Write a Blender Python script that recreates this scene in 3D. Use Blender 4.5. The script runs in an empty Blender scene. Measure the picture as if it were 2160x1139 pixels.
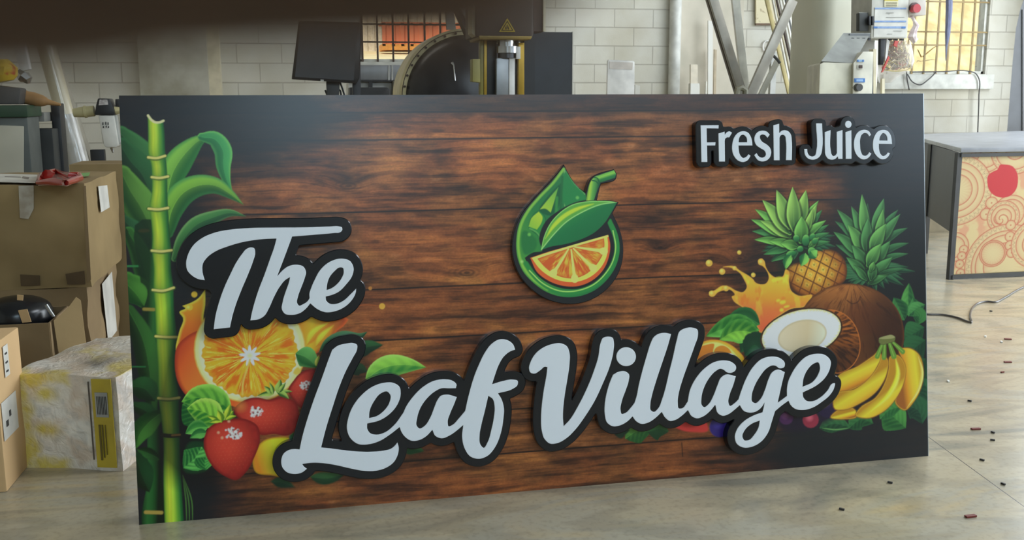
import bpy, bmesh, math, random
import numpy as np
from mathutils import Vector, Matrix
from mathutils.geometry import tessellate_polygon

# ---------------------------------------------------------------- camera
CAM_POS = np.array([0.0, 0.0, 1.1525])
CAM_F, CAM_YAW, CAM_PITCH, CAM_ROLL = 2099.2, 0.2119, 0.1701, -0.0035
_f = np.array([math.sin(CAM_YAW)*math.cos(CAM_PITCH), math.cos(CAM_YAW)*math.cos(CAM_PITCH), -math.sin(CAM_PITCH)])
_r = np.array([math.cos(CAM_YAW), -math.sin(CAM_YAW), 0.0]); _u = np.cross(_r, _f)
CAM_R = _r*math.cos(CAM_ROLL) + _u*math.sin(CAM_ROLL)
CAM_U = -_r*math.sin(CAM_ROLL) + _u*math.cos(CAM_ROLL)
CAM_D = _f
def cam_ray(x, y):
    return CAM_D + CAM_R*(x-1080)/CAM_F - CAM_U*(y-569.5)/CAM_F
SC = bpy.context.scene
COL = SC.collection
cam_data = bpy.data.cameras.new('camera'); cam = bpy.data.objects.new('camera', cam_data); COL.objects.link(cam)
cam.matrix_world = Matrix(((CAM_R[0], CAM_U[0], -CAM_D[0], CAM_POS[0]), (CAM_R[1], CAM_U[1], -CAM_D[1], CAM_POS[1]),
                           (CAM_R[2], CAM_U[2], -CAM_D[2], CAM_POS[2]), (0, 0, 0, 1)))
cam_data.sensor_width = 36; cam_data.lens = 36*CAM_F/2160; cam_data.clip_start = 0.004; cam_data.clip_end = 200
cam_data.dof.use_dof = True; cam_data.dof.focus_distance = 3.1; cam_data.dof.aperture_fstop = 12
SC.camera = cam

# ---------------------------------------------------------------- light and exposure
SC.view_settings.view_transform = 'Standard'; SC.view_settings.look = 'None'
SC.view_settings.gamma = 1; SC.view_settings.exposure = 0.0; SC.view_settings.use_curve_mapping = False
world = bpy.data.worlds.new('daylight_sky'); SC.world = world; world.use_nodes = True
wn = world.node_tree.nodes; bg = wn['Background']
bg.inputs['Color'].default_value = (0.72, 0.86, 1.0, 1); bg.inputs['Strength'].default_value = 1.35
sun_d = bpy.data.lights.new('sun', 'SUN'); sun = bpy.data.objects.new('sun', sun_d); COL.objects.link(sun)
sun_d.energy = 5.0; sun_d.angle = 0.02; sun_d.color = (1.0, 0.93, 0.80)
sun.rotation_euler = Vector((0.42, 0.62, -0.80)).to_track_quat('-Z', 'Y').to_euler()
def area(name, loc, aim, sx, sy, power, col):
    d = bpy.data.lights.new(name, 'AREA'); o = bpy.data.objects.new(name, d); COL.objects.link(o)
    d.shape = 'RECTANGLE'; d.size = sx; d.size_y = sy; d.energy = power; d.color = col
    o.location = loc; o.rotation_euler = (Vector(aim)-Vector(loc)).to_track_quat('-Z', 'Y').to_euler()
    return o
# daylight entering through the open side door and the high front windows; then three added fill lamps
area('daylight_side_door', (8.6, 6.2, 2.2), (0.0, 6.6, 0.0), 7.0, 3.6, 620, (0.88, 0.95, 1.0))
area('daylight_front_window', (8.1, -4.7, 3.5), (1.0, 4.0, 0.8), 1.9, 1.8, 105, (0.66, 0.84, 1.0))
area('daylight_high_window', (0.35, -4.7, 3.3), (0.6, 3.0, 0.6), 1.3, 0.8, 58, (0.62, 0.85, 1.0))
area('front_fill', (2.2, -4.9, 4.5), (1.0, 2.7, 0.6), 6.5, 0.7, 235, (0.72, 0.87, 1.0))  # added fill lamp for the sign front; the wall has no opening here
area('back_wall_fill', (-1.2, 8.0, 4.9), (-0.8, 10.0, 1.0), 3.0, 1.0, 55, (1.0, 0.96, 0.86))  # added fill lamp that brightens the left of the back wall
area('right_floor_fill', (5.8, 3.0, 4.9), (4.9, 3.4, 0.0), 3.0, 2.4, 330, (0.84, 0.92, 1.0))  # added fill lamp that brightens the floor on the right
PRINT_E, PRINT_VEIL, LOGO_H = 0.58, 0.006, 0.026
PRINT_PPM = 700
# ---------------------------------------------------------------- sign geometry and the printed artwork
SIGN_W, SIGN_H = 2.44, 1.1756
SIGN_X0, SIGN_Y0, SIGN_LEAN = -0.4632, 2.7424, 0.1314
SIGN_UP = np.array([0, math.sin(SIGN_LEAN), math.cos(SIGN_LEAN)])
SIGN_N = np.array([0, -math.cos(SIGN_LEAN), math.sin(SIGN_LEAN)])    # towards the viewer
SIGN_O = np.array([SIGN_X0, SIGN_Y0, 0.0])

def to_sign(pts, h=0.0):
    """measured points -> metres (u right, v up) on the sign's own plane, h metres proud of the face"""
    out = []
    for x, y in pts:
        d = cam_ray(x, y)
        o = SIGN_O + SIGN_N * h
        t = np.dot(o - CAM_POS, SIGN_N) / np.dot(d, SIGN_N)
        q = CAM_POS + d * t - SIGN_O
        out.append((q[0], np.dot(q, SIGN_UP)))
    return np.array(out)

# measuring frames: origin and scale
FR = {'A': (370, 440, 4.0), 'B': (570, 700, 3.56), 'C': (810, 690, 3.797), 'D': (1090, 680, 4.067), 'E': (1330, 680, 4.067),
      'F': (1500, 700, 4.067), 'G': (1440, 240, 8.64), 'H': (1680, 240, 8.64), 'L': (1050, 330, 3.45), 'b': (240, 190, 2.531),
      'c': (240, 600, 2.19), 'O': (350, 680, 3.163), 'R': (1460, 380, 3.35), 'V': (1300, 640, 3.176), 'N': (1700, 600, 2.113),
      'P': (0, 0, 1.0)}

def fr(name, pts):
    ox, oy, s = FR[name]
    return [(ox + p[0] / s, oy + p[1] / s) + tuple(p[2:]) for p in pts]

def smooth(pts, n=6, closed=True):
    """centripetal-like Catmull-Rom through the points; a third value 1 marks a corner"""
    P = np.array([p[:2] for p in pts], float)
    cr = [len(p) > 2 and p[2] for p in pts]
    N = len(P)
    out = []
    for i in range(N if closed else N - 1):
        j = (i + 1) % N
        p1, p2 = P[i], P[j]
        L = np.linalg.norm(p2 - p1) + 1e-9
        def tan(k, other_prev, other_next):
            return (P[other_next] - P[other_prev])
        a, b = (i - 1) % N, (j + 1) % N
        if cr[i] or (not closed and i == 0):
            m1 = (p2 - p1)
        else:
            l0 = np.linalg.norm(p1 - P[a]) + 1e-9
            m1 = ((p1 - P[a]) / l0 * L + (p2 - p1) * l0 / L) / (l0 + L) * L
        if cr[j] or (not closed and j == N - 1):
            m2 = (p2 - p1)
        else:
            l1 = np.linalg.norm(P[b] - p2) + 1e-9
            m2 = ((p2 - p1) / L * l1 + (P[b] - p2) * L / l1) / (l1 + L) * L
        for k in range(n):
            t = k / n
            out.append((2*t**3-3*t**2+1)*p1 + (t**3-2*t**2+t)*m1 + (-2*t**3+3*t**2)*p2 + (t**3-t**2)*m2)
    if not closed:
        out.append(P[-1])
    return np.array(out)

def sdf(X, Y, P, closed=True):
    """distance (negative inside) from grid X,Y to the polygon P"""
    d2 = np.full(X.shape, 1e18)
    ins = np.zeros(X.shape, bool)
    n = len(P)
    for i in range(n if closed else n - 1):
        ax, ay = P[i]; bx, by = P[(i + 1) % n]
        ex, ey = bx - ax, by - ay
        l = ex * ex + ey * ey
        if l < 1e-14: continue
        wx, wy = X - ax, Y - ay
        t = np.clip((wx * ex + wy * ey) / l, 0, 1)
        d2 = np.minimum(d2, (wx - ex * t) ** 2 + (wy - ey * t) ** 2)
        if closed and ay != by:
            c = ((ay > Y) != (by > Y)) & (X < ex * (Y - ay) / ey + ax)
            ins ^= c
    d = np.sqrt(d2)
    return np.where(ins, -d, d) if closed else d

def lin(c):
    c = np.asarray(c, float) / 255.0
    return np.where(c <= 0.04045, c / 12.92, ((c + 0.055) / 1.055) ** 2.4)

def ink(c):
    """a colour read off the dim print -> the pigment's reflectance"""
    return np.clip((lin(c) - PRINT_VEIL) / PRINT_E, 0.0, 0.9)

RNG = np.random.RandomState(7)
def vnoise(X, Y, seed=0):
    xi, yi = np.floor(X).astype(np.int64), np.floor(Y).astype(np.int64)
    fx, fy = X - xi, Y - yi
    fx, fy = fx*fx*(3-2*fx), fy*fy*(3-2*fy)
    def hsh(a, b):
        h = (a * 374761393 + b * 668265263 + seed * 1442695041) & 0xffffffff
        h = ((h ^ (h >> 13)) * 1274126177) & 0xffffffff
        return ((h ^ (h >> 16)) & 0xffff) / 65535.0
    return (hsh(xi, yi)*(1-fx) + hsh(xi+1, yi)*fx)*(1-fy) + (hsh(xi, yi+1)*(1-fx) + hsh(xi+1, yi+1)*fx)*fy
def fbm(X, Y, o=4, seed=0):
    s, a, t = 0, 1.0, 0
    for k in range(o):
        s = s + a * vnoise(X * 2**k, Y * 2**k, seed + k); t += a; a *= 0.5
    return s / t
def sst(a, b, x):
    t = np.clip((x - a) / (b - a), 0, 1); return t*t*(3-2*t)
def mix(a, b, t):
    t = np.asarray(t)[..., None]
    return np.asarray(a) * (1 - t) + np.asarray(b) * t

class Canvas:
    """a print painted in the sign's own plane; every number below is in 1/700 m on the face"""
    U = 700.0
    def __init__(s, u0, v0, w, h, ppm, hgt=0.0):
        s.u0, s.v0, s.w, s.h, s.hgt = u0, v0, w, h, hgt
        s.nx, s.ny = int(round(w * ppm)), int(round(h * ppm))
        s.px = s.U / ppm
        xs = (u0 + np.arange(s.nx + 1) * w / s.nx) * s.U
        ys = (v0 + np.arange(s.ny + 1) * h / s.ny) * s.U
        s.X, s.Y = np.meshgrid(xs, ys)
        s.C = np.zeros(s.X.shape + (3,))
        s.fr = 'P'
    def map(s, pts): return to_sign(pts, s.hgt)
    def tr(s, pts, f=None):
        return s.map([p[:2] for p in fr(f or s.fr, pts)]) * s.U
    def win(s, P, pad):
        x0, y0 = P.min(0) - pad; x1, y1 = P.max(0) + pad
        kx, ky = s.nx / (s.w * s.U), s.ny / (s.h * s.U)
        i0 = max(0, int((x0 - s.u0*s.U) * kx)); i1 = min(s.nx + 1, int((x1 - s.u0*s.U) * kx) + 2)
        j0 = max(0, int((y0 - s.v0*s.U) * ky)); j1 = min(s.ny + 1, int((y1 - s.v0*s.U) * ky) + 2)
        return (slice(j0, j1), slice(i0, i1)) if i1 > i0 and j1 > j0 else None
    def put(s, w, rgb, m):
        s.C[w] = mix(s.C[w], rgb, m)
    def poly(s, pts, f=None, n=5):
        q = smooth(fr(f or s.fr, pts), n)
        return s.map(q) * s.U
    def fill(s, pts, col, soft=1.2, edge=None, ew=8, a=1.0, f=None, raw=None, shade=None, grow=0):
        P = raw if raw is not None else s.poly(pts, f)
        w = s.win(P, soft * 2 + grow + 2)
        if w is None: return
        X, Y = s.X[w], s.Y[w]
        d = sdf(X, Y, P) - grow
        m = np.clip(0.5 - d / max(soft, s.px), 0, 1) * a
        rgb = np.broadcast_to(ink(col), X.shape + (3,)) if not callable(col) else col(X, Y, d)
        if edge is not None:
            rgb = mix(ink(edge), rgb, sst(0, ew, -d))
        if shade is not None: rgb = shade(rgb, X, Y, d)
        s.put(w, rgb, m)
    def grad(s, p0, p1, stops, f=None):
        q = s.tr([p0, p1], f); v = q[1] - q[0]; L = v @ v
        ts = [t for t, _ in stops]; cs = np.array([ink(c) for _, c in stops])
        def g(X, Y, d):
            t = ((X - q[0][0]) * v[0] + (Y - q[0][1]) * v[1]) / L
            return np.stack([np.interp(t, ts, cs[:, k]) for k in range(3)], -1)
        return g
    def ell(s, c, rx, ry, ang=0, f=None, n=40):
        """ellipse given in a measuring frame -> polygon on the face"""
        a = math.radians(ang); r = []
        for k in range(n):
            t = 2*math.pi*k/n; x, y = rx*math.cos(t), ry*math.sin(t)
            r.append((c[0]+x*math.cos(a)-y*math.sin(a), c[1]+x*math.sin(a)+y*math.cos(a)))
        return s.tr(r, f)
    def line(s, pts, wd, col, soft=1.5, a=1.0, f=None, taper=False, wd2=None):
        q = smooth(fr(f or s.fr, pts), 6, closed=False)
        P = s.map(q) * s.U
        w = s.win(P, wd + soft + 2)
        if w is None: return
        X, Y = s.X[w], s.Y[w]
        best = np.full(X.shape, 1e9)
        n = len(P) - 1
        for i in range(n):
            (ax, ay), (bx, by) = P[i], P[i+1]
            ex, ey = bx-ax, by-ay; l = ex*ex+ey*ey
            if l < 1e-12: continue
            t = np.clip(((X-ax)*ex+(Y-ay)*ey)/l, 0, 1)
            T = (i + t) / n
            ww = wd/2 * (np.sqrt(np.clip(1-T, 0, 1)) if taper == 'end' else 2*np.sqrt(np.clip(T*(1-T), 0, 1)) if taper else 1)
            if wd2 is not None: ww = wd/2*(1-T) + wd2/2*T
            best = np.minimum(best, np.hypot(X-ax-ex*t, Y-ay-ey*t) - ww)
        m = np.clip(0.5 - best / max(soft, s.px), 0, 1) * a
        s.put(w, ink(col), m)
    def leaf(s, spine, wd, dark, light, rim=None, f=None, peak=0.4, a=1.0, veins=0.0, soft=1.5, tipw=0.0, ribs=0.5, flat=False, tipg=0):
        """leaf blade along a spine (base to tip): half widths swell to wd at peak; two-tone sides, midrib, veins"""
        q = smooth(fr(f or s.fr, spine), 5, closed=False)
        P = s.map(q) * s.U
        w = s.win(P, wd + 4)
        if w is None: return
        X, Y = s.X[w], s.Y[w]
        bd = np.full(X.shape, 1e9); T = np.zeros(X.shape); S = np.zeros(X.shape)
        n = len(P) - 1
        L = np.concatenate([[0], np.cumsum(np.hypot(*(P[1:]-P[:-1]).T))]); tot = L[-1]
        for i in range(n):
            (ax, ay), (bx, by) = P[i], P[i+1]
            ex, ey = bx-ax, by-ay; l = ex*ex+ey*ey
            if l < 1e-12: continue
            t = np.clip(((X-ax)*ex+(Y-ay)*ey)/l, 0, 1)
            dx, dy = X-ax-ex*t, Y-ay-ey*t
            d = np.hypot(dx, dy); u = d < bd
            bd = np.where(u, d, bd); T = np.where(u, (L[i] + t*math.sqrt(l))/tot, T); S = np.where(u, np.sign(ex*dy-ey*dx), S)
        pr = np.where(T < peak, 1-(1-T/peak)**2*(1-tipw), 1-((T-peak)/(1-peak))**1.7)
        hw = wd * np.clip(pr, 0, 1) * 0.5
        m = np.clip(0.5 - (bd - hw) / soft, 0, 1) * a
        c = bd / np.maximum(hw, 1e-3)
        k = sst(-1.0, 1.0, S * (0.25 + c)) if not flat else 0.5 + 0*c
        k = k * (0.55 + 0.45*np.sin(np.clip(T, 0, 1)*math.pi))
        if tipg: k = (.35 + .65*sst(-.6, .9, S*c)) * sst(-.1, .75, T)
        if veins: k = k + veins * np.sin((T*tot + c*hw*0.9) / max(2.2, tot/16) * 2.2)
        rgb = mix(ink(dark), ink(light), np.clip(k, 0, 1))
        if ribs: rgb = mix(rgb, ink(light)*1.15, np.clip(1.4 - bd/0.9, 0, 1)*ribs*(1-T))
        if rim is not None: rgb = mix(rgb, ink(rim), sst(0.55, 0.98, c) * (0.35 + 0.65*(S > 0)) * 0.85)
        s.put(w, rgb, m)
    def dot(s, x, y, r, col, soft=1.5, a=1.0, f=None, ry=None):
        s.fill(None, col, soft, a=a, raw=s.ell((x, y), r, ry or r, 0, f, 16))
def wood(cv):
    X, Y = cv.X, cv.Y
    seams = sorted(cv.tr([(1100, y) for y in (236, 292, 439, 598, 703, 863, 955)])[:, 1], reverse=True)
    pid = np.zeros(X.shape, int); pos = np.zeros(X.shape); edge = np.full(X.shape, 1e9)
    ys = [SIGN_H*cv.U + 30] + list(seams) + [-30]
    for k in range(len(ys)-1):
        m = (Y <= ys[k]) & (Y > ys[k+1]); pid[m] = k
    for yv in seams: edge = np.minimum(edge, np.abs(Y - yv - 1.5*vnoise(X/120, Y*0, 5)))
    Xs = X + pid*531.0
    warp = 14*fbm(Xs/150, Y/60, 3, 11)
    # knots bend the grain
    kn = np.zeros(X.shape)
    for (kx, ky, kr) in ((735, 392, 20), (1393, 522, 13), (985, 575, 26), (1560, 545, 14)):
        q = cv.tr([(kx, ky)])[0]; r = np.hypot((X-q[0])/2.4, Y-q[1]); e = np.exp(-(r/kr)**2)
        warp = warp + 16*e; kn = np.maximum(kn, np.exp(-(r/(kr*.55))**2)*(.7+.3*np.sin(r*1.3)))
    g1 = fbm(Xs/120, (Y+warp)/9, 5, 21)                  # long grain
    g2 = fbm(Xs/46, (Y+warp)/1.9, 3, 31)                 # fine pores
    g3 = fbm(Xs/150+3, (Y+warp*.5)/38, 4, 41)            # broad colour drift
    g4 = vnoise(Xs/3, Y/2.2, 51)
    g5 = fbm(Xs/26, (Y+warp)/15, 4, 81)                  # scuffed patches
    tone = np.array([0.62, 0.90, 1.0, 0.84, 0.74, 0.80, 0.78, 0.58])[np.clip(pid, 0, 7)]
    t = sst(0.22, 0.80, 0.36*g1 + 0.14*g2 + 0.36*g3 + 0.2*g5 - .03)
    c = mix(ink((52, 33, 24)), ink((164, 98, 52)), t*(.25+.75*tone))
    c = mix(c, ink((204, 126, 62)), sst(0.50, 0.80, g3)*sst(0.35, 0.75, g1)*0.62*tone)
    c = mix(c, ink((160, 110, 74)), sst(0.58, 0.85, g5)*sst(.5, .7, g1)*0.35*tone)
    c = mix(c, ink((40, 25, 20)), sst(0.52, 0.70, 1-g1)*sst(.40, .62, 1-g3)*0.48)
    c = mix(c, ink((30, 21, 19)), sst(0.62, 0.85, 1-g2)*0.34)
    c = mix(c, ink((32, 22, 19)), sst(0.56, 0.74, fbm(Xs/70, Y/15, 4, 61))*0.45)
    c = mix(c, ink((24, 16, 15)), kn*.75)
    c = mix(c, c*np.array([1.0, .78, .80]), sst(.4, .6, fbm(Xs/90, Y/60, 2, 91))*.6)
    c = c*(0.86+0.28*g4)[..., None]
    c = mix(c, ink((22, 16, 15)), np.clip(1.4 - edge/1.7, 0, 1)*0.95)
    c = mix(c, ink((26, 18, 16)), np.exp(-edge/5)*0.40)
    # the print itself is dark along its borders
    q = lambda x, y: cv.tr([(x, y)])[0]
    n = 60*(fbm(X/120, Y/50, 3, 71)-0.5)
    xl = q(470, 500)[0]; xr = q(1790, 400)[0]
    yt = q(1100, 232)[1]; yb = q(1100, 1030)[1]
    dk = np.maximum.reduce([sst(xl+95, xl-70, X+n), sst(xr-190, xr+40, X+n), sst(yt-40, yt+14, Y+n*.35)*0.85,
                            sst(yb+8, yb-26, Y)*0.30])
    ulc = q(440, 230); dk = np.maximum(dk, sst(330, 130, np.hypot((X-ulc[0])*.75, (Y-ulc[1])*1.6)+n))
    lr = q(1900, 930); dk = np.maximum(dk, sst(400, 190, np.hypot((X-lr[0])*.7, (Y-lr[1])*1.9)+n))
    cv.C[:] = mix(c, ink((24, 27, 31)), np.clip(dk, 0, 1)*0.985)
    # small upright joint
    cv.line([(1438, 934), (1440, 962)], 2.5, (25, 18, 16), 2, .8)

def bamboo(cv):
    D = (20, 46, 30)
    # far-left soft leaves
    for sp, wd, dk, lt in (
        ([(38, 235), (100, 300), (160, 370), (205, 470), (215, 560)], 56, (26, 70, 44), (66, 128, 70)),
        ([(40, 300), (90, 380), (150, 450), (195, 560)], 60, (20, 58, 38), (48, 104, 58)),
        ([(46, 450), (90, 540), (140, 620), (185, 720), (200, 800)], 62, (34, 88, 40), (104, 158, 66)),
        ([(50, 690), (90, 730), (140, 760), (190, 780)], 34, (22, 60, 40), (48, 100, 60)),
        ([(80, 760), (130, 850), (165, 960), (190, 1080), (200, 1200)], 40, (20, 66, 32), (66, 132, 56)),
        ([(72, 1010), (120, 1060), (160, 1110), (180, 1180)], 52, (26, 84, 34), (80, 146, 56))):
        cv.leaf(sp, wd, tuple(v*.62 for v in dk), tuple(v*.80 for v in lt), rim=tuple(v*.85 for v in lt), f='b', peak=.5, tipw=.55, soft=3, ribs=.3)
    cv.line([(72, 940), (140, 940)], 3.5, (44, 110, 60), 2, f='b')
    cv.line([(130, 752), (192, 750)], 7, (140, 96, 50), 3, f='b', taper=True)
    # thin dark stalk
    st = cv.grad((140, 700), (215, 700), [(0, (14, 40, 22)), (.35, (40, 92, 42)), (.65, (30, 80, 36)), (1, (10, 28, 18))], 'c')
    cv.fill([(132, -300), (178, -300), (200, 0), (196, 300), (205, 600), (222, 900), (228, 1130), (150, 1130), (156, 900), (152, 600), (140, 300), (125, 0)], st, 2.5, f='c', a=.92)
    for sp, wd, dk, lt in (
        ([(62, 0), (100, 40), (140, 100)], 44, (28, 90, 36), (84, 150, 58)),
        ([(70, 120), (130, 240), (165, 400), (175, 560), (170, 640)], 44, (16, 56, 30), (62, 122, 52)),
        ([(88, 470), (140, 480), (190, 540)], 46, (16, 56, 32), (40, 92, 46)),
        ([(100, 560), (150, 585), (200, 640)], 30, (14, 48, 28), (34, 84, 42)),
        ([(210, 600), (160, 640), (120, 690), (100, 760)], 40, (26, 84, 34), (78, 142, 56)),
        ([(200, 800), (160, 780), (105, 760)], 22, (18, 60, 30), (50, 104, 48)),
        ([(105, 800), (130, 880), (165, 960)], 46, (14, 44, 28), (30, 74, 40))):
        cv.leaf(sp, wd, tuple(v*.62 for v in dk), tuple(v*.8 for v in lt), f='c', peak=.45, tipw=.5, soft=3)
    cv.line([(85, 380), (145, 380)], 2.5, (36, 92, 50), 2, f='c')
    cv.line([(148, 1052), (220, 1054)], 7, (150, 128, 62), 2.5, f='c')
    cv.line([(140, 114), (185, 116)], 6, (134, 118, 54), 2.5, f='c')
    # right-hand leaves
    cv.leaf([(278, 590), (320, 430), (390, 330), (470, 262), (520, 248)], 50, (30, 92, 40), (120, 172, 66), rim=(60, 130, 60), f='b', peak=.45, tipw=.3, soft=2.5)
    cv.leaf([(470, 250), (540, 262), (582, 320), (586, 410), (602, 480), (632, 545)], 34, (26, 96, 52), (62, 146, 78), rim=(96, 166, 80), f='b', peak=.35, tipw=.45, soft=2)
    cv.leaf([(285, 760), (310, 640), (370, 550), (460, 508), (540, 510), (620, 555), (692, 612)], 46, (26, 78, 36), (118, 168, 58), rim=(60, 128, 66), f='b', peak=.38, tipw=.5, soft=2.5)
    cv.leaf([(325, 900), (370, 800), (440, 720), (530, 680), (620, 656), (706, 674)], 30, (28, 74, 42), (66, 122, 62), rim=(104, 146, 84), f='b', peak=.45, tipw=.4, soft=2)
    for x in (325, 338, 352):
        cv.line([(318, 880), (x+8, 1000), (x+12, 1100)], 2.2, (70, 112, 52), 1.5, .8, f='c', taper=True)
    # main stalk, segment by segment
    L = [(182, 135), (184, 240), (186, 350), (200, 400), (204, 462), (204, 540), (190, 632), (200, 700), (207, 780), (205, 855), (214, 950), (212, 1060)]
    R = [(265, 160), (272, 240), (276, 350), (282, 400), (286, 462), (286, 540), (290, 632), (294, 700), (300, 780), (306, 855), (306, 950), (318, 1060)]
    cl = lambda P: fr('b', P)
    L = cl(L) + fr('c', [(190, 100), (196, 242), (204, 380), (208, 525), (218, 610), (228, 698), (230, 900), (236, 1130)])
    R = cl(R) + fr('c', [(278, 100), (290, 242), (286, 380), (300, 525), (302, 610), (304, 698), (312, 900), (326, 1130)])
    A = cv.map(smooth(L, 6, False))*cv.U; B = cv.map(smooth(R, 6, False))*cv.U
    yy = np.linspace(A[:, 1].min(), A[:, 1].max(), 10)
    w = cv.win(np.vstack([A, B]), 6); X, Y = cv.X[w], cv.Y[w]
    xl = np.interp(-Y, -A[:, 1], A[:, 0]); xr = np.interp(-Y, -B[:, 1], B[:, 0])
    s = (X - xl)/(xr - xl)
    top = cv.tr([(182, 132), (225, 176), (267, 160)], 'b')
    yt = np.interp(s, [0, .5, 1], top[:, 1])
    rings = [330, 372.5, 440, 528, 609, 710.5, 840, 919]
    ry = cv.tr([(330 + (y-330)*.06, y) for y in rings])[:, 1]
    dr = np.min(np.abs(Y[..., None] - ry), -1)
    ends = np.exp(-dr/14)
    cs = np.array([ink(c) for c in ((60, 110, 40), (128, 160, 48), (172, 188, 50), (156, 186, 56), (96, 148, 50), (34, 96, 44), (22, 60, 32))])
    sp = [0, .12, .3, .5, .68, .88, 1]
    rgb = np.stack([np.interp(s, sp, cs[:, k]) for k in range(3)], -1)
    rgb = rgb * (0.86 + 0.28*fbm((X-xl)/3.2, Y/70, 3, 3))[..., None]
    rgb = mix(rgb, ink((178, 170, 60)), sst(.75, .1, np.abs(s-.32)*2.2)*sst(.4, .9, fbm(X/14, Y/60, 2, 9))*.4)
    rgb = mix(rgb, ink((44, 104, 44)), np.clip(ends*.55, 0, 1))
    m = np.clip((X-xl)/2+.5, 0, 1)*np.clip((xr-X)/2+.5, 0, 1)*np.clip((yt-Y)/2+.5, 0, 1)
    cv.put(w, rgb, m)
    cv.line([(183, 136), (200, 158), (222, 172), (245, 172), (265, 164)], 4.5, (208, 186, 140), 1.6, f='b')
    for (x0, y0, x1, y1) in ((184, 360, 274, 352), (203, 466, 290, 462), (186, 634, 290, 630), (203, 858, 308, 856), (208, 1068, 320, 1056)):
        cv.line([(x0, y0), ((x0+x1)/2, max(y0, y1)+7), (x1, y1)], 8, (60, 84, 36), 2, .8, f='b')
        cv.line([(x0, y0-1), ((x0+x1)/2, max(y0, y1)+3), (x1, y1-1)], 4.6, (198, 182, 104), 1.5, f='b')
    for (x0, y0, x1, y1) in ((194, 240, 292, 244), (206, 526, 302, 524)):
        cv.line([(x0, y0), ((x0+x1)/2, y0+6), (x1, y1)], 8, (60, 84, 36), 2, .8, f='c')
        cv.line([(x0, y0-1), ((x0+x1)/2, y0+3), (x1, y1-1)], 4.6, (202, 180, 96), 1.5, f='c')
    cv.line([(226, 696), (262, 700), (306, 697)], 8, (40, 40, 20), 2, f='c')
    cv.line([(270, 697), (305, 694)], 4, (150, 110, 56), 1.5, f='c')

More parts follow.
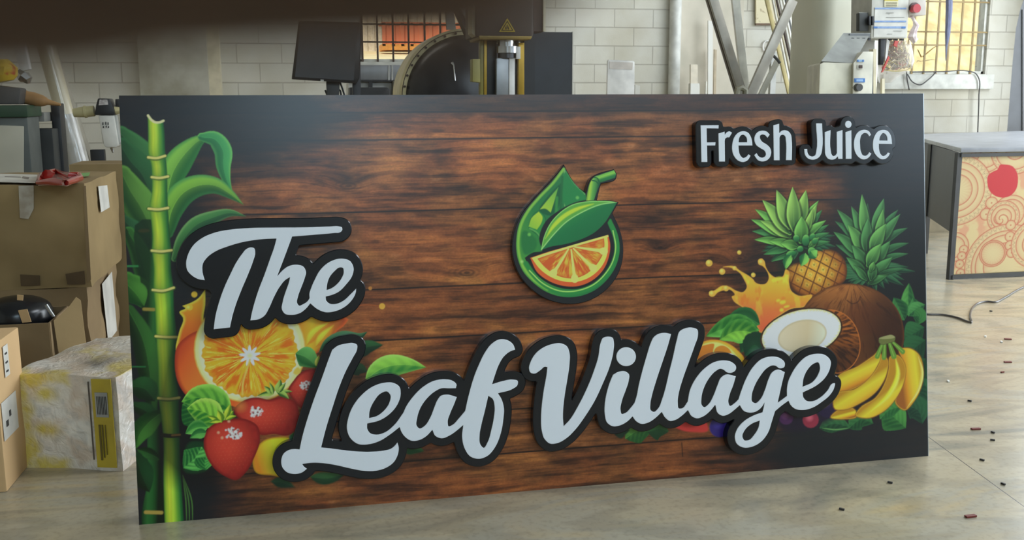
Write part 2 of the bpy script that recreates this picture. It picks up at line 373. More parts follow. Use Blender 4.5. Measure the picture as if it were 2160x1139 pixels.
def left_fruit(cv):
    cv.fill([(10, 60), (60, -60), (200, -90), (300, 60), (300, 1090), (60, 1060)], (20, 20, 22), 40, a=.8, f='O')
    # juice splash behind the orange
    cv.fill([(75, 200), (90, 60), (115, -30), (90, -70), (130, -95), (110, -110, 1), (160, -128), (215, -160), (262, -220, 1), (262, -120), (250, -20), (280, 90), (180, 200)],
            cv.grad((120, -150), (160, 160), [(0, (206, 140, 34)), (.5, (196, 104, 36)), (1, (178, 70, 34))], 'O'), 1.5, edge=(226, 178, 60), ew=7, f='O')
    cv.dot(400, 648, 7, (214, 164, 50), f='P'); cv.dot(397, 648, 3, (236, 206, 90), 3, f='P')
    cv.dot(410, 621, 6.5, (206, 158, 50), f='P')
    # splash to the right
    cv.fill([(780, -10), (900, -60), (1010, -120), (1180, -140), (1195, -100, 1), (1170, -60), (1218, -20, 1), (1190, 20), (1140, 60), (1100, 120), (1050, 170), (1000, 210), (940, 230), (880, 120)],
            cv.grad((860, 40), (1180, 60), [(0, (214, 108, 34)), (.35, (222, 160, 40)), (.6, (210, 120, 36)), (1, (150, 62, 34))], 'O'), 2, edge=(190, 84, 36), ew=8, f='O')
    for sp in (([(940, 150), (1000, 70), (1090, 0)]), ([(1000, 160), (1060, 90), (1120, 20)])):
        cv.leaf(sp, 20, (206, 120, 34), (236, 196, 56), f='O', soft=5, ribs=0)
    cv.line([(1160, -55), (1240, -90), (1290, -112), (1440, -110)], 5, (150, 76, 36), 2, .9, f='O', taper='end')
    cv.dot(806, 646, 6.5, (216, 146, 56)); cv.dot(781, 608, 4, (168, 110, 50))
    # whole orange behind
    cv.fill([(60, 250), (75, 160), (130, 100), (200, 60), (300, 40), (420, 500), (360, 560), (250, 540), (150, 500), (90, 420)],
            cv.grad((60, 200), (250, 300), [(0, (170, 58, 34)), (.4, (206, 84, 38)), (1, (214, 104, 44))], 'O'), 1.5, edge=(150, 50, 30), ew=9, f='O')
    cv.fill([(300, 480), (450, 560), (600, 560), (600, 500), (420, 440)], (200, 84, 36), 2, f='O')
    # cut face
    C = (560, 182)
    cv.fill(None, (222, 150, 60), 2, raw=cv.ell(C, 374, 356, 0, 'O'))
    cv.fill(None, (238, 222, 130), 3, raw=cv.ell(C, 366, 348, 0, 'O'))
    cv.fill(None, (232, 222, 160), 5, raw=cv.ell((558, 186), 340, 322, 0, 'O'))
    q = cv.tr([(560, 222), (875, 222), (560, 500)], 'O'); c0 = q[0]; rx = q[1][0]-c0[0]; ry = c0[1]-q[2][1]
    w = cv.win(np.array([c0-[rx*1.2, ry*1.3], c0+[rx*1.2, ry*1.3]]), 4); X, Y = cv.X[w], cv.Y[w]
    fc = cv.tr([(562, 196)], 'O')[0]; frx, fry = rx*.99, ry*1.08
    th = np.arctan2(Y-c0[1], X-c0[0]); r = np.hypot((X-fc[0])/frx, (Y-fc[1])/fry); rc = np.hypot(X-c0[0], Y-c0[1])
    rim = 1 + .022*np.sin(th*17) + .014*np.sin(th*41)
    m = np.clip((rim - r)*70+.5, 0, 1)
    st = fbm(th*9+40, rc/26, 4, 5); st2 = fbm(th*26+80, rc/20, 3, 8)
    rgb = mix(ink((206, 98, 26)), ink((234, 158, 40)), sst(.3, .7, st))
    rgb = mix(rgb, ink((244, 196, 84)), sst(.60, .80, st2)*.8)
    seg = np.abs(((th/(2*np.pi)*11+.35) % 1)-.5)
    rgb = mix(rgb, ink((240, 178, 90)), np.clip((seg-.475)/.02, 0, 1)*.55*sst(10, 60, rc))
    rgb = mix(rgb, ink((240, 150, 40)), sst(.88, 1.0, r)*.6)
    cv.put(w, rgb, m)
    cr = 17+5*np.sin(th*9)
    cv.put(w, ink((240, 232, 196)), np.clip((cr-rc)/3, 0, 1)); cv.put(w, ink((214, 210, 110)), np.clip((7-rc)/6, 0, 1)*.7)
    cv.line([(560, 250), (535, 330), (515, 400), (510, 480)], 3.4, (238, 170, 80), 2, .9, f='O')
    # leaves around
    cv.fill([(120, 940), (160, 800), (250, 800), (280, 980), (120, 985)], (20, 52, 30), 6, f='O')
    cv.leaf([(240, 830), (200, 900), (115, 972)], 52, (24, 84, 40), (86, 160, 74), rim=(60, 130, 60), f='O', veins=.35, peak=.5)
    cv.leaf([(270, 900), (260, 940), (265, 985)], 40, (24, 84, 40), (72, 146, 66), f='O', veins=.35)
    cv.leaf([(110, 545), (200, 600), (300, 690)], 64, (20, 72, 34), (60, 124, 50), f='O', veins=.3)
    cv.leaf([(105, 530), (220, 500), (340, 520), (440, 600)], 54, (34, 100, 38), (96, 158, 56), rim=(140, 196, 80), f='O', veins=.4, peak=.5)
    cv.leaf([(140, 575), (240, 590), (330, 640), (400, 680)], 58, (40, 108, 38), (124, 178, 60), rim=(160, 206, 84), f='O', veins=.4, peak=.5)
    cv.leaf([(280, 700), (200, 705), (130, 742)], 30, (36, 104, 44), (100, 168, 76), rim=(120, 180, 90), f='O')
    cv.leaf([(280, 740), (210, 745), (160, 772)], 20, (30, 92, 44), (90, 158, 74), f='O')
    # lemon
    cv.fill([(650, 790), (740, 765), (830, 775), (850, 850), (800, 960), (810, 1030), (700, 1020), (600, 1000), (580, 900)],
            cv.grad((600, 900), (790, 840), [(0, (196, 120, 34)), (.35, (214, 168, 42)), (.7, (222, 204, 44)), (1, (200, 186, 40))], 'O'), 2, edge=(170, 120, 30), ew=5, f='O')
    # third strawberry
    def berry(pts, hl, seedn, f='O', lit=(186, 62, 46)):
        P = cv.poly(pts, f); lo, hi = P.min(0), P.max(0); c = (lo+hi)/2; sz = (hi-lo)/2
        def col(X, Y, d):
            u, v = (X-c[0])/sz[0], (Y-c[1])/sz[1]
            k = sst(1.25, .1, np.hypot(u+.15, v-.2))
            rgb = mix(ink((118, 26, 26)), ink(lit), k)
            rgb = mix(rgb, ink((168, 44, 38)), .35*vnoise(X/7, Y/7, 4))
            gx, gy = X/7.5, Y/7.0; gx = gx + .5*(np.floor(gy) % 2)
            dd = np.hypot(gx-np.floor(gx)-.5, (gy-np.floor(gy)-.5)*1.0)
            rgb = mix(rgb, ink((232, 120, 84)), np.clip(1-dd/.17, 0, 1)*.32*sst(.9, .4, np.hypot(u, v)))
            return rgb
        cv.fill(pts, col, 1.6, f=f, edge=(110, 24, 24), ew=7)
        for (x, y, r) in hl:
            rs = np.random.RandomState(int(x*7+y))
            for k in range(seedn):
                a, b = rs.rand()*6.28, rs.rand()**.7*r
                cv.dot(x+b*1.5*math.cos(a), y+b*math.sin(a), 3+rs.rand()*6, (236, 206, 190), 2.5, .9, f)
            for (dx, dy) in ((-14, 8), (10, 4), (-2, -16), (22, -14), (6, 20)):
                cv.dot(x+dx*r/28, y+dy*r/28, 6.5, (110, 40, 36), 2, .9, f)
    berry([(850, 390), (900, 335), (990, 315), (1010, 400), (950, 560), (900, 570), (850, 520), (815, 450)], [(940, 420, 30)], 40)
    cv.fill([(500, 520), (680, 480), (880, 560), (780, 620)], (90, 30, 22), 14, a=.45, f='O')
    berry([(455, 580), (520, 520), (600, 500), (690, 515), (790, 495), (870, 540), (888, 620), (855, 735), (810, 755), (720, 745), (640, 752), (560, 700)], [(600, 595, 34)], 48)
    cv.dot(500, 560, 30, (206, 120, 60), 14, .6, 'O')
    berry([(330, 672), (430, 645), (540, 648), (610, 690), (628, 780), (590, 900), (530, 1005), (470, 1052), (400, 1030), (310, 960), (262, 870), (256, 770), (285, 705)], [(450, 740, 40)], 60)
    for x, y in ((375, 770), (420, 660), (350, 735)): cv.dot(x, y, 9, (224, 150, 120), 3, .8, 'O')
    # crowns
    for tip, b, wd in (((765, 378), (740, 470), 15), ((610, 490), (720, 475), 10), ((845, 462), (740, 470), 9), ((822, 512), (740, 462), 12), ((655, 425), (700, 480), 9), ((690, 400), (715, 480), 8), ((800, 400), (750, 470), 9)):
        cv.leaf([b, ((b[0]+tip[0])/2+4, (b[1]+tip[1])/2-6), tip], wd, (40, 84, 34), (150, 176, 84), f='O', peak=.35, soft=1.4)
    for tip, b, wd in (((345, 585), (370, 670), 14), ((275, 625), (360, 668), 9), ((450, 590), (400, 650), 14), ((430, 545), (395, 640), 12), ((290, 668), (370, 660), 8), ((470, 625), (400, 650), 8)):
        cv.leaf([b, ((b[0]+tip[0])/2+4, (b[1]+tip[1])/2-6), tip], wd, (70, 110, 30), (176, 196, 60), f='O', peak=.4, soft=1.4)
    cv.leaf([(865, 205), (930, 230), (1010, 300)], 42, (26, 80, 38), (88, 150, 76), f='O', rim=(100, 160, 84))
    cv.leaf([(1000, 290), (1010, 250), (1020, 220)], 8, (120, 140, 50), (200, 200, 90), f='O')
    cv.fill([(850, 340), (880, 300), (900, 320), (870, 350)], (206, 170, 70), 3, f='O')
    # leaves by the L and beneath it
    cv.leaf([(1020, 200), (1080, 140), (1180, 100), (1300, 90), (1345, 62)], 26, (20, 52, 34), (60, 104, 66), rim=(74, 118, 76), f='O', peak=.5)
    cv.leaf([(1250, 240), (1330, 170), (1450, 150)], 30, (18, 46, 30), (40, 84, 46), f='O', soft=3)
    cv.leaf([(1230, 340), (1290, 310), (1345, 330)], 26, (24, 58, 34), (50, 96, 52), f='O', soft=3)
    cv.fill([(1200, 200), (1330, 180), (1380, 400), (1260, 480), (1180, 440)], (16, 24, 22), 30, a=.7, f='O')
    cv.leaf([(1330, 395), (1400, 330), (1500, 290), (1620, 285), (1735, 300)], 46, (50, 120, 50), (136, 190, 72), rim=(150, 200, 90), f='O', veins=.12, peak=.42)
    cv.leaf([(960, 1030), (1080, 1040), (1200, 1010)], 26, (22, 50, 30), (46, 84, 46), f='O', soft=4)
    cv.leaf([(700, 1060), (780, 1070), (860, 1100)], 22, (18, 40, 28), (30, 60, 38), f='O', soft=5)
    cv.leaf([(1570, 860), (1640, 840), (1720, 860)], 26, (20, 50, 28), (40, 80, 40), f='O', soft=4)
    cv.leaf([(830, 800), (860, 760), (870, 720)], 20, (20, 50, 30), (40, 84, 50), f='O', soft=4)

def right_fruit(cv):
    cv.fill([(430, 330), (700, 200), (1000, 250), (1640, 120), (1640, 1500), (400, 1300)], (22, 25, 27), 70, a=.8, f='R')
    K = 'R'
    # leaves far right
    for sp, wd, dk, lt in (
        ([(1530, 960), (1525, 850), (1532, 730)], 34, (24, 70, 38), (72, 132, 62)),
        ([(1500, 990), (1460, 900), (1425, 830)], 44, (20, 60, 36), (56, 112, 56)),
        ([(1530, 960), (1570, 900), (1560, 830)], 34, (20, 62, 36), (60, 118, 60)),
        ([(1530, 950), (1590, 905), (1645, 880)], 34, (22, 66, 40), (68, 126, 66)),
        ([(1560, 960), (1600, 960), (1600, 1020)], 40, (22, 60, 36), (50, 104, 52)),
        ([(1500, 1120), (1570, 1080), (1640, 1040)], 60, (18, 50, 34), (40, 88, 50)),
        ([(1520, 1250), (1580, 1180), (1650, 1130)], 66, (16, 46, 32), (36, 80, 48)),
        ([(1540, 1400), (1600, 1330), (1650, 1260)], 60, (16, 46, 32), (34, 78, 44))):
        cv.leaf(sp, wd, dk, lt, f=K, rim=lt, soft=3, peak=.45, veins=.1)
    # second pineapple: only its crown shows
    def crown(c, spec):
        for (tx, ty, bx, by, wd, dk, lt) in spec:
            mx, my = (tx+bx)/2, (ty+by)/2
            ox, oy = (mx-c[0])*.06, (my-c[1])*.06 - 8
            cv.leaf([(bx, by), (mx+ox, my+oy), (tx, ty)], wd*.80+3, (10, 26, 20), (14, 34, 26), f=K, peak=.34, tipw=.5, soft=3, ribs=0, flat=True, a=.75)
            cv.leaf([(bx, by), (mx+ox, my+oy), (tx, ty)], wd*.64, tuple(v*.7 for v in dk), lt, rim=lt, f=K, peak=.36, tipw=.35, soft=1.6, ribs=.2, tipg=1)
    n1, n2, n3 = ((18, 60, 40), (78, 136, 74)), ((16, 54, 40), (60, 112, 66)), ((26, 80, 48), (104, 162, 80))
    for i in range(18):
        a = math.radians(-25 + i*13.5); r = 200 + 40*((i*7) % 3)
        tx, ty = 1265+r*math.cos(a)*1.1, 640+r*math.sin(a)*.55
        cv.leaf([(1255, 640), ((tx+1255)/2, (ty+620)/2), (tx, ty)], 17, (14, 42, 32), (44, 88, 56), rim=(60, 104, 68), f=K, peak=.4, soft=2.5)
    crown((1240, 620), [
        (1530, 445, 1330, 520, 24, *n2), (1525, 520, 1330, 570, 22, *n2), (1522, 338, 1340, 450, 26, *n2), (1455, 210, 1330, 380, 26, *n2),
        (1010, 290, 1160, 430, 26, *n2), (1015, 455, 1180, 560, 26, *n2), (1240, 165, 1240, 360, 22, *n2),
        (1025, 208, 1190, 430, 38, *n1), (1000, 365, 1180, 520, 36, *n1), (1125, 185, 1215, 420, 38, *n1), (1200, 100, 1225, 400, 40, *n3),
        (1355, 130, 1290, 380, 44, *n1), (1350, 205, 1310, 420, 34, *n3), (1470, 240, 1320, 450, 36, *n1), (1100, 315, 1215, 500, 46, *n3), (1245, 265, 1230, 500, 44, *n1),
        (1370, 308, 1270, 500, 50, *n3), (1130, 460, 1230, 610, 44, *n1), (1400, 430, 1290, 590, 40, *n1), (1335, 450, 1245, 600, 46, *n3),
        (1090, 545, 1220, 660, 34, *n1), (1415, 545, 1270, 680, 40, *n1), (1395, 658, 1250, 730, 26, *n1), (1285, 576, 1265, 700, 36, *n1), (1285, 576, 1262, 640, 22, *n3), (1140, 600, 1230, 700, 26, *n1), (1500, 625, 1330, 660, 16, *n2)])
    # first pineapple body
    P = cv.poly([(655, 640), (690, 600), (790, 570), (870, 490), (940, 485), (1020, 505), (1075, 560), (1095, 640), (1080, 710), (1010, 760), (900, 830), (800, 825), (720, 780), (680, 710)], K)
    c = P.mean(0); q = cv.tr([(790, 590), (1070, 740), (870, 560), (800, 760)], K)
    d1 = q[1]-q[0]; d1 /= np.linalg.norm(d1); d2 = q[3]-q[2]; d2 /= np.linalg.norm(d2)
    n_1 = np.array([-d1[1], d1[0]]); n_2 = np.array([-d2[1], d2[0]])
    def pcol(X, Y, d):
        bend = .0009*((X-c[0])**2+(Y-c[1])**2)
        a = ((X-c[0])*n_1[0]+(Y-c[1])*n_1[1]+bend*.25)/23.5; b = ((X-c[0])*n_2[0]+(Y-c[1])*n_2[1])/24.5
        fa, fb = np.abs((a % 1)-.5)*2, np.abs((b % 1)-.5)*2
        e = np.maximum(fa, fb)
        k = sst(1.15, .2, np.hypot((X-c[0]+6)/70, (Y-c[1]-8)/58))
        rgb = mix(ink((128, 66, 28)), ink((204, 142, 50)), k)
        rgb = mix(rgb, ink((228, 182, 84)), sst(.62, .1, e)*.6*k)
        rgb = mix(rgb, ink((96, 62, 28)), sst(.3, .02, np.hypot(fa, fb))*.8*(vnoise(X/1.6, Y/1.6, 2) > .3))
        rgb = mix(rgb, ink((84, 44, 24)), sst(.80, .95, e)*.9)
        return rgb * (.88+.24*vnoise(X/3, Y/3, 6))[..., None]
    cv.fill(None, pcol, 2, raw=P, edge=(74, 42, 24), ew=9)
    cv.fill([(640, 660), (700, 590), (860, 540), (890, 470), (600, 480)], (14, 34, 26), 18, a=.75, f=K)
    for i in range(22):
        a = math.radians(100 + i*8.5) if i < 12 else math.radians(-50 + (i-12)*8.5); r = 215 + 35*((i*5) % 3)
        tx, ty = 745+r*math.cos(a)*.95, 440+r*math.sin(a)*.62
        cv.leaf([(745, 440), ((tx+745)/2, (ty+430)/2), (tx, ty)], 18, (14, 44, 34), (46, 94, 58), rim=(58, 104, 66), f=K, peak=.4, soft=2.5)
    g1, g2, g3 = ((24, 84, 46), (118, 180, 82)), ((20, 64, 44), (70, 132, 72)), ((34, 104, 54), (150, 200, 90))
    crown((740, 420), [
        (918, 210, 820, 350, 24, *g2), (965, 315, 800, 420, 22, *g2), (970, 372, 810, 430, 20, *g2), (975, 436, 830, 460, 18, *g2), (425, 360, 620, 400, 26, *g2),
        (505, 525, 680, 480, 26, *g2), (440, 420, 640, 440, 26, *g1), (418, 278, 650, 390, 34, *g1), (445, 205, 640, 350, 34, *g1), (480, 285, 690, 400, 34, *g3),
        (497, 140, 690, 370, 50, *g3), (893, 145, 780, 330, 30, *g1), (880, 170, 810, 340, 30, *g3), (945, 285, 790, 400, 28, *g1), (597, 70, 690, 330, 54, *g3), (805, 70, 760, 310, 46, *g3),
        (710, 48, 722, 350, 52, *g3), (855, 200, 800, 370, 26, *g3), (540, 428, 710, 460, 30, *g1), (625, 446, 740, 470, 36, *g1), (775, 255, 768, 430, 52, *g1),
        (560, 575, 700, 520, 16, *g2), (895, 405, 830, 470, 24, *g1), (660, 630, 700, 530, 24, *g1)])
    for (x, y, rx, ry, an) in ((737, 412, 22, 26, -20), (803, 425, 27, 40, 5), (848, 400, 18, 26, 30), (764, 487, 22, 22, 0), (700, 520, 36, 22, -15), (850, 510, 30, 38, -30), (868, 430, 20, 24, 30)):
        cv.fill(None, (8, 26, 18), 4, a=.7, raw=cv.ell((x, y+4), rx*1.15, ry*1.15, an, K, 20)); cv.fill(None, cv.grad((x-rx*.3, y-ry), (x+rx*.2, y+ry), [(0, (112, 172, 84)), (.4, (48, 116, 60)), (1, (18, 62, 40))], K), 1.6, raw=cv.ell((x, y), rx, ry, an, K, 20))
    cv.leaf([(800, 515), (790, 560), (768, 608)], 24, *g1, f=K); cv.leaf([(700, 530), (670, 570), (655, 620)], 20, *g1, f=K)
    cv.leaf([(840, 500), (860, 530), (878, 550)], 26, *g1, f=K)
    # splash
    sp = [(490, 1080), (440, 990), (370, 910), (285, 840), (280, 822), (300, 812), (270, 775), (225, 778), (180, 795), (150, 822), (122, 812), (120, 790), (150, 782), (215, 745), (260, 752), (310, 780), (360, 790),
          (385, 760), (365, 700), (340, 660), (300, 632), (270, 618), (215, 615), (290, 606), (340, 640), (395, 672), (420, 690), (435, 705), (445, 720), (480, 735), (520, 730), (540, 700), (520, 630), (495, 605), (468, 590), (466, 565), (490, 553), (510, 570), (520, 610), (550, 660),
          (600, 690), (640, 680), (665, 630), (680, 640), (685, 720), (700, 780), (750, 815), (848, 812), (800, 890), (700, 910), (590, 980), (510, 1060)]
    P = cv.poly(sp, K)
    base = cv.grad((500, 720), (480, 1040), [(0, (222, 160, 50)), (.35, (214, 132, 46)), (.6, (206, 104, 52)), (1, (190, 84, 54))], K)
    def scol(X, Y, d):
        rgb = base(X, Y, d); k = fbm(X/16+3, Y/26, 3, 17)
        rgb = mix(rgb, ink((236, 196, 60)), sst(.52, .72, k)*.75*sst(100, 0, -d*0+np.maximum(0, P[:, 1].max()-Y)*.55))
        return mix(rgb, ink((196, 92, 40)), sst(.60, .80, fbm(X/12, Y/18, 2, 19))*.5)
    cv.fill(None, scol, 1.5, raw=P, edge=(216, 140, 56), ew=4)
    for (x, y, r) in ((432, 670, 16), (120, 586, 24), (212, 646, 22), (333, 511, 15), (140, 802, 22), (488, 580, 22), (240, 765, 20), (300, 622, 15)):
        cv.dot(x, y, r, (216, 150, 60), 1.6, 1, K); cv.dot(x-r*.2, y-r*.25, r*.5, (234, 190, 92), 4, .8, K)
    for (x, y, rx, ry) in ((640, 862, 22, 14), (608, 850, 14, 10), (668, 893, 20, 8), (632, 918, 14, 12), (600, 700, 40, 14)):
        cv.fill(None, (232, 182, 56), 4, a=.85, raw=cv.ell((x, y), rx, ry, -15, K, 16))
    # leaves left of the coconut
    cv.leaf([(480, 1020), (370, 965), (225, 1000)], 44, (18, 66, 36), (58, 120, 58), f=K, rim=(60, 124, 60), soft=2)
    V = 'V'
    cv.leaf([(960, 180), (820, 140), (700, 175), (600, 220)], 48, (30, 92, 36), (92, 160, 66), rim=(100, 166, 76), f=V, veins=.18, peak=.5)
    cv.leaf([(980, 250), (900, 240), (830, 330)], 44, (16, 52, 32), (34, 84, 44), f=V, soft=3)
    cv.leaf([(960, 230), (880, 190), (790, 190), (690, 245)], 54, (34, 96, 36), (122, 178, 62), rim=(90, 156, 66), f=V, veins=.16, peak=.5)
    cv.leaf([(975, 330), (930, 280), (860, 350)], 60, (16, 48, 32), (34, 80, 46), f=V, soft=3)
    # orange slice
    cv.fill([(530, 400), (540, 300), (580, 258), (660, 243), (740, 262), (810, 310), (855, 380), (840, 395), (830, 392), (700, 360)], (226, 160, 50), 1.5, f=V, edge=(206, 120, 40), ew=4)
    cv.fill([(540, 380), (550, 300), (600, 268), (680, 262), (760, 300), (810, 360), (820, 400)], (222, 196, 104), 3, f=V)
    cv.fill([(545, 380), (550, 300), (610, 275), (655, 272), (650, 310), (640, 350)], (190, 112, 40), 2, f=V)
    cv.fill([(650, 345), (665, 300), (710, 282), (760, 310), (775, 360)], (196, 120, 40), 2, f=V)
    # whole coconut
    P = cv.poly([(790, 900), (860, 815), (980, 748), (1110, 730), (1250, 755), (1380, 830), (1460, 930), (1495, 1050), (1490, 1170), (1420, 1290), (1200, 1320), (900, 1200)], K)
    cc = cv.tr([(1130, 700)], K)[0]
    def ccol(X, Y, d):
        th = np.arctan2(Y-cc[1], X-cc[0]); r = np.hypot(X-cc[0], Y-cc[1])
        fi = fbm(th*22+20+1.2*fbm(X/30, Y/30, 2, 3), r/30, 4, 23); bl = fbm(X/34, Y/34, 3, 29)
        k = sst(150, 20, np.hypot(X-cc[0]+26, Y-cc[1]-48))
        rgb = mix(ink((74, 42, 26)), ink((160, 98, 48)), np.clip(k*.9+.15, 0, 1))
        rgb = mix(rgb, ink((52, 28, 20)), sst(.5, .75, fi)*.65)
        rgb = mix(rgb, ink((190, 128, 66)), sst(.62, .8, fbm(th*30+9, r/22, 3, 37))*.4*k)
        rgb = mix(rgb, ink((92, 48, 28)), sst(.5, .68, bl)*.5)
        dk = cv.tr([(1500, 1150)], K)[0]
        return mix(rgb, ink((34, 20, 18)), sst(170, 40, np.hypot((X-dk[0]), (Y-dk[1])*.8))*.8)
    cv.fill(None, ccol, 2, raw=P, edge=(80, 46, 26), ew=6)
    cv.line([(1095, 850), (1130, 872), (1170, 860), (1190, 825)], 3, (60, 32, 22), 2, .8, K)
    # half coconut, shell then flesh
    P = cv.poly([(1440, 40), (1510, 60), (1590, 130), (1630, 230), (1628, 340), (1570, 430), (1480, 470), (1380, 420), (1200, 380), (1000, 340)], V)
    c3 = cv.tr([(1330, 220)], V)[0]
    def c2(X, Y, d):
        th = np.arctan2(Y-c3[1], X-c3[0]); r = np.hypot(X-c3[0], Y-c3[1])
        fi = fbm(th*18+r/40, r/26, 4, 43)
        rgb = mix(ink((150, 84, 36)), ink((62, 34, 22)), sst(.35, .7, fi))
        return mix(rgb, ink((40, 24, 20)), sst(.0, 1., (c3[1]+20-Y)/70)*.8)
    cv.fill(None, c2, 2, raw=P, edge=(176, 100, 44), ew=3)
    cv.fill(None, (58, 36, 24), 1.6, raw=cv.ell((1240, 198), 282, 162, -14, V))
    wq = cv.ell((1240, 198), 270, 152, -14, V); wc = wq.mean(0)
    def wcol(X, Y, d):
        th = np.arctan2(Y-wc[1], X-wc[0]); k = vnoise(th*34+50, d*0, 3)
        return mix(ink((222, 226, 214)), ink((206, 186, 130)), sst(-9*k-1, -1, d)*.9)
    cv.fill(None, wcol, 1.5, raw=wq)
    cv.fill(None, cv.grad((1100, 200), (1400, 220), [(0, (196, 178, 150)), (.6, (184, 166, 132)), (1, (204, 196, 170))], V), 2.5, raw=cv.ell((1246, 218), 166, 106, -14, V), edge=(176, 160, 126), ew=6)
    # foliage below, berries and grapes
    N = 'N'
    for sp, wd, dk, lt in (
        ([(60, 640), (130, 620), (200, 640)], 40, (20, 52, 34), (46, 92, 54)), ([(190, 640), (250, 600), (300, 620)], 46, (20, 56, 34), (50, 100, 54)),
        ([(520, 420), (545, 480), (530, 560)], 60, (18, 50, 36), (44, 92, 56)), ([(450, 540), (500, 560), (520, 620)], 60, (16, 44, 34), (36, 78, 50)),
        ([(340, 560), (390, 590), (445, 640)], 74, (24, 70, 36), (66, 124, 58)), ([(330, 600), (370, 560), (430, 545)], 40, (26, 76, 40), (60, 118, 56))):
        cv.leaf(sp, wd, dk, lt, f=N, rim=lt, soft=2.5, veins=.15)
    cv.line([(72, 640), (130, 647), (190, 640)], 3, (86, 130, 74), 2, f=N, taper=True)
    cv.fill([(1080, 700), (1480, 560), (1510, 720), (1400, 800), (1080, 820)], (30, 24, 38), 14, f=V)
    for (x, y, r, c_, h_) in ((1138, 765, 48, (66, 34, 70), (112, 66, 110)), (1302, 780, 54, (128, 42, 58), (200, 90, 104)), (1420, 690, 78, (34, 26, 50), (50, 40, 70)), (690, 830, 66, (44, 32, 100), (60, 50, 130)), (800, 860, 50, (26, 22, 44), (40, 34, 70))):
        cv.dot(x, y, r, c_, 3, 1, V); cv.dot(x-r*.15, y-r*.3, r*.4, h_, 9, .8, V)
    cv.fill([(395, 825), (450, 780), (600, 790), (615, 850), (520, 862), (440, 850)], (176, 52, 48), 4, f=V)
    cv.leaf([(60, 905), (150, 850), (260, 830)], 54, (28, 70, 34), (78, 126, 54), f=V, soft=3, veins=.1)
    cv.leaf([(210, 860), (290, 840), (350, 860)], 50, (20, 50, 30), (44, 84, 44), f=V, soft=4)
    cv.leaf([(-20, 870), (40, 850), (90, 850)], 34, (20, 40, 28), (36, 62, 40), f=V, soft=5)
    # bananas
    def banana(pts, p0, p1, f=N):
        cv.fill(pts, (120, 74, 30), 3, f=f, grow=1.6, a=.8)
        cv.fill(pts, cv.grad(p0, p1, [(0, (160, 114, 34)), (.3, (210, 176, 48)), (.55, (202, 162, 44)), (.8, (184, 122, 36)), (1, (134, 78, 34))], f), 1.4, f=f, edge=(176, 136, 44), ew=3)
    banana([(415, 292), (460, 284), (500, 308), (523, 380), (516, 450), (482, 520), (440, 560), (400, 530), (430, 450), (440, 380), (428, 330)], (522, 400), (425, 420))
    cv.leaf([(500, 320), (518, 390), (505, 460), (450, 550)], 7, (190, 170, 80), (216, 204, 110), f=N, soft=3, ribs=0)
    banana([(110, 592), (150, 556), (220, 560), (228, 585), (170, 600)], (160, 575), (165, 602))
    banana([(325, 300), (300, 318), (230, 365), (140, 412), (120, 470), (150, 484), (210, 466), (280, 425), (315, 370), (335, 312)], (220, 365), (250, 450))
    banana([(342, 312), (364, 335), (362, 390), (320, 470), (240, 530), (170, 558), (130, 556), (130, 490), (215, 468), (290, 410), (330, 345)], (255, 430), (300, 520))
    banana([(375, 322), (410, 316), (440, 355), (438, 430), (400, 510), (340, 570), (270, 596), (222, 582), (240, 552), (310, 505), (355, 430), (370, 370)], (350, 480), (400, 560))
    cv.leaf([(400, 330), (410, 400), (370, 490), (290, 565)], 12, (222, 190, 50), (236, 214, 80), f=N, soft=5, ribs=0)
    for a_, b_, w_ in (((342, 262), (318, 320), 15), ((352, 262), (348, 325), 15), ((372, 262), (392, 320), 17), ((388, 258), (432, 300), 14)):
        cv.line([a_, ((a_[0]+b_[0])/2, (a_[1]+b_[1])/2), b_], w_*.45, (86, 124, 48), 2, f=N, wd2=w_*.8)
        cv.line([a_, b_], 1.6, (140, 170, 80), 1.5, .6, f=N)
    cv.fill([(325, 240), (350, 230), (385, 226), (398, 232), (396, 252), (370, 262), (335, 268), (326, 260)], (92, 96, 52), 1.5, f=N, edge=(60, 66, 38), ew=2)
    cv.fill([(326, 240), (350, 231), (388, 227), (396, 234), (360, 243)], (132, 130, 86), 1.5, f=N)

